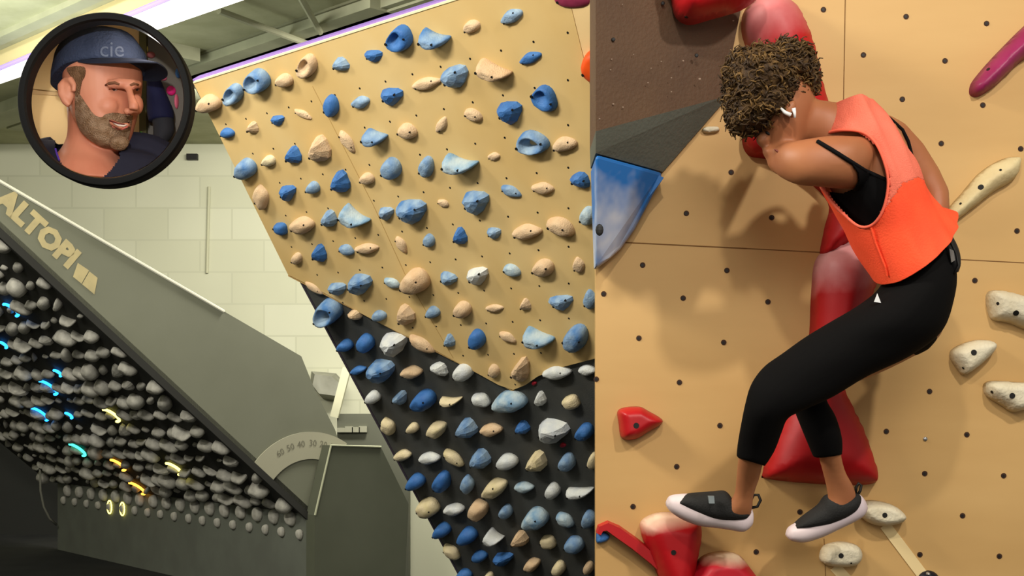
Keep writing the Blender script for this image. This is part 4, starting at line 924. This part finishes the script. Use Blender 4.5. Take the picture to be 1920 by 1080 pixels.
# shirt
sg = remesh([chord_g([(80,272,112,268,yM+.05,.05),(60,300,300,292,yM+.05,.115),(50,340,330,330,yM+.045,.13),(50,380,340,380,yM+.045,.13)], 36, 4), tube_g([W(228,268,yM+.03), W(252,282,yM+.04), W(280,293,yM+.05), W(320, 315, yM+.05)], [.03, .045, .05, .05], 12), tube_g([W(104,270,yM+.06), W(85,282,yM+.06), W(60,300,yM+.06)], [.02, .03, .04], 12)], .004, 3, (boolc,))
neckp = [(103,262),(104,278),(111,300),(124,322),(148,336),(188,336),(206,322),(222,300),(227,276),(222,255),(160,250)]
def keep_shirt(V, Fc, P):
    K = []
    for q in Fc:
        c = sum((V[i] for i in q), Vector())/len(q); x, y = PX(c)
        if c.y < yM+.06 and inpoly(x, y, P): continue
        K.append(q)
    return K
kf = keep_shirt(sg[0], sg[1], neckp)
sh = mk('shirt', sg[0], kf, mat('black_navy_shirt', (30, 30, 46), .85), mn, smooth=True)
SB = BVHTree.FromPolygons(sg[0], sg[1])
q = [cast(SB, x, y, .002)[0] for x, y in ((104,279),(107,290),(111,300),(117,311),(123,320))]; q = [p for p in q if p]
if len(q) > 2: v, f = tube_g(q, .0022, 6); o = mk('collar_edge', v, f, mat('violet_collar', (84, 54, 160), .7), sh); o['label'] = 'violet collar edge'
# beard
def den(P): return [(p.x, p.y) for p in smooth_outline([(a, b, 0) for a, b in P], 4)]
beard = [(143,172),(152,180),(163,196),(176,214),(190,220),(198,214),(214,211),(232,214),(248,217),(256,222),(252,236),(246,256),(238,272),(228,282),(212,282),(194,276),(170,262),(152,244),(144,222),(142,200)]
mouth = [(204,224),(214,226),(228,231),(243,229),(244,236),(232,243),(218,241),(208,234)]
bt = subdiv_poly_test(den(beard), near=lambda c: c.y < yM-.02 and not inpoly(*PX(c), mouth))
o = inflate_patch(mv, mf, .0016, bt, mn, 'beard', pre=[(125,130),(270,130),(270,290),(125,290)], m=mat('greying_beard', (138, 104, 74), .85, (172, 140, 112), 60, (.35, .65), .8, 400), th=.0015)
st_ = den([(128,128),(158,126),(160,142),(155,152),(152,166),(149,180),(143,178),(141,160),(138,148)])
inflate_patch(mv, mf, .0025, subdiv_poly_test(st_, near=lambda c: c.y < yM), mn, 'hair', mat('short_brown_hair', (110, 76, 48), .85, (140, 104, 74), 60, bump=.8, bscale=400), .002, pre=[(122,120),(170,120),(170,190),(122,190)])
def on(x, y, off=0): return cast(MB_, x, y, off)[0]
def feat(name, pts, r, m, off=.0005, parent=mn):
    q = [on(x, y, off) for x, y in pts]; q = [p for p in q if p]
    if len(q) > 1:
        rr = [r*(.45+.55*math.sin(math.pi*(i+.5)/len(q))) for i in range(len(q))]
        v, f = tube_g(q, rr, 8); return mk(name, v, f, m, parent, smooth=True)
M_brow = mat('brown_brows', (128, 84, 60), .9)
feat('eyebrow', [(198,160),(206,156),(215,155),(224,158)], .0034, M_brow); feat('eyebrow', [(244,160),(251,157),(259,159)], .003, M_brow)
M_eye = mat('dark_eyes', (58, 40, 34), .3)
for px_, w_2 in ((213, 7), (256, 5)):
    c = on(px_, 168, -.002)
    if c:
        v, f = ell_g(c, w_2*yM/F, .005, .0032, 12, 8); e = mk('eye', v, f, mat('eye_white', (196, 168, 158), .3), mn, smooth=True)
        v, f = ell_g(c+Vector((.0015, -.003, 0)), .0036, .003, .0032, 12, 8); mk('iris', v, f, M_eye, e, smooth=True)
    feat('eyelid', [(px_-8, 167.5), (px_-3, 164), (px_+3, 164), (px_+w_2+1, 167)], .0022, mat('lid_shade', (168, 98, 78), .6), .0012)
feat('mouth', [(205,226),(213,229),(222,233),(232,234),(241,230)], .0024, mat('dark_mouth_line', (112, 44, 40), .6), .001)
feat('teeth', [(213,231),(222,235),(232,236),(238,234)], .0022, mat('teeth', (226, 206, 192), .4), .0016)
feat('lips', [(210,236),(220,241),(230,241),(239,237)], .0034, mat('pink_lip', (198, 104, 92), .5), .001)
feat('nostril', [(240,213),(244,214)], .002, mat('nostril_shade', (110, 52, 42), .8), .0)
# cap
cp = Vector((.86, -.5, 0)).normalized(); cs = Vector((cp.y, -cp.x, 0))
cc = W(186, 138, yM)
M_cap = mat('navy_cap_cloth', (62, 70, 92), .85, (54, 62, 84), 8, bump=.3, bscale=180, spec=.05)
def capP(a, ph, k=1.0):
    # a around, ph 0 rim .. 1 top
    fr_ = .105; sd = .094; hh = .092
    ct = math.cos(ph*math.pi/2)**.62; stt = math.sin(ph*math.pi/2)**.95
    z = hh*stt; rimz = -.012*math.cos(a)*-1*(1-ph)-.018*(1-ph)*(1 if math.cos(a) < 0 else 0)*abs(math.cos(a))
    return cc+cp*(math.cos(a)*fr_*ct*k-.004*ph)+cs*(math.sin(a)*sd*ct*k)+Vector((0, 0, z+rimz))
nA = 60; rg_ = []
for i in range(13):
    ph = i/12*.985; ring = []
    for k in range(nA):
        a = 2*math.pi*k/nA; p = capP(a, ph); dcr = .0022*abs(math.sin(3*a))**.3
        p += (p-cc).normalized()*(dcr+.004*noise.noise(p*30)); ring.append(p)
    rg_.append(ring)
v, f = loop_g([[p+(cc-p)*.03 for p in rg_[0]]]+rg_, True); cap = mk('cap', v, f, M_cap, mn, smooth=True)
CB = BVHTree.FromPolygons(*loop_g(rg_, True))
br_ = []
NB = 40
for i in range(NB+1):
    a = -1.25+2.5*i/NB; inner = capP(a, 0, .985); w_3 = max(0, math.cos(a/1.25*math.pi/2))**.5
    ext = .072*w_3; outer = inner+cp*ext+cs*math.sin(a)*.012*w_3+Vector((0, 0, -.010*w_3-.016*abs(math.sin(a))*w_3))
    br_.append((inner, (inner+outer)/2+Vector((0, 0, .004*w_3)), outer))
V = []; Fc = []
for t in br_:
    V += [t[0]+Vector((0, 0, .001)), t[1]+Vector((0, 0, .001)), t[2], t[2]-Vector((0, 0, .003)), t[1]-Vector((0, 0, .003)), t[0]-Vector((0, 0, .003))]
for i in range(NB):
    for k in range(6): Fc.append([i*6+k, i*6+(k+1) % 6, (i+1)*6+(k+1) % 6, (i+1)*6+k])
Fc += [[0, 1, 2, 3, 4, 5], [NB*6+k for k in range(6)][::-1]]
mk('brim', V, Fc, mat('dark_navy_brim', (42, 46, 60), .85, spec=.05), cap, smooth=False)
v, f = ell_g(capP(0, .99)+Vector((0, 0, .002)), .006, .006, .004); mk('cap_button', v, f, M_cap, cap, smooth=True)
def capt(x, y):
    px_ = 186+x*1.0; py_ = 106-y
    h = cast(CB, px_, py_, .001)[0]; return h if h else W(px_, py_, yM-.1)
text_mesh('cap_lettering', 'cie', capt, mat('cap_print', (84, 92, 112), .8), cap, 42, res=3)
bpy.data.objects.remove(cm)

for nm_, q, e_ in (('frame_fill', W(66, 190, 2.92), .22), ('frame_fill', W(282, 80, 2.69), .35)):  # added point lights that brighten cap and backdrop, not fittings of the frame
    l = bpy.data.lights.new(nm_, 'POINT'); l.energy = e_; l.color = (1, .95, .86); l.shadow_soft_size = .012
    o = bpy.data.objects.new(nm_, l); COL.objects.link(o); o.location = q
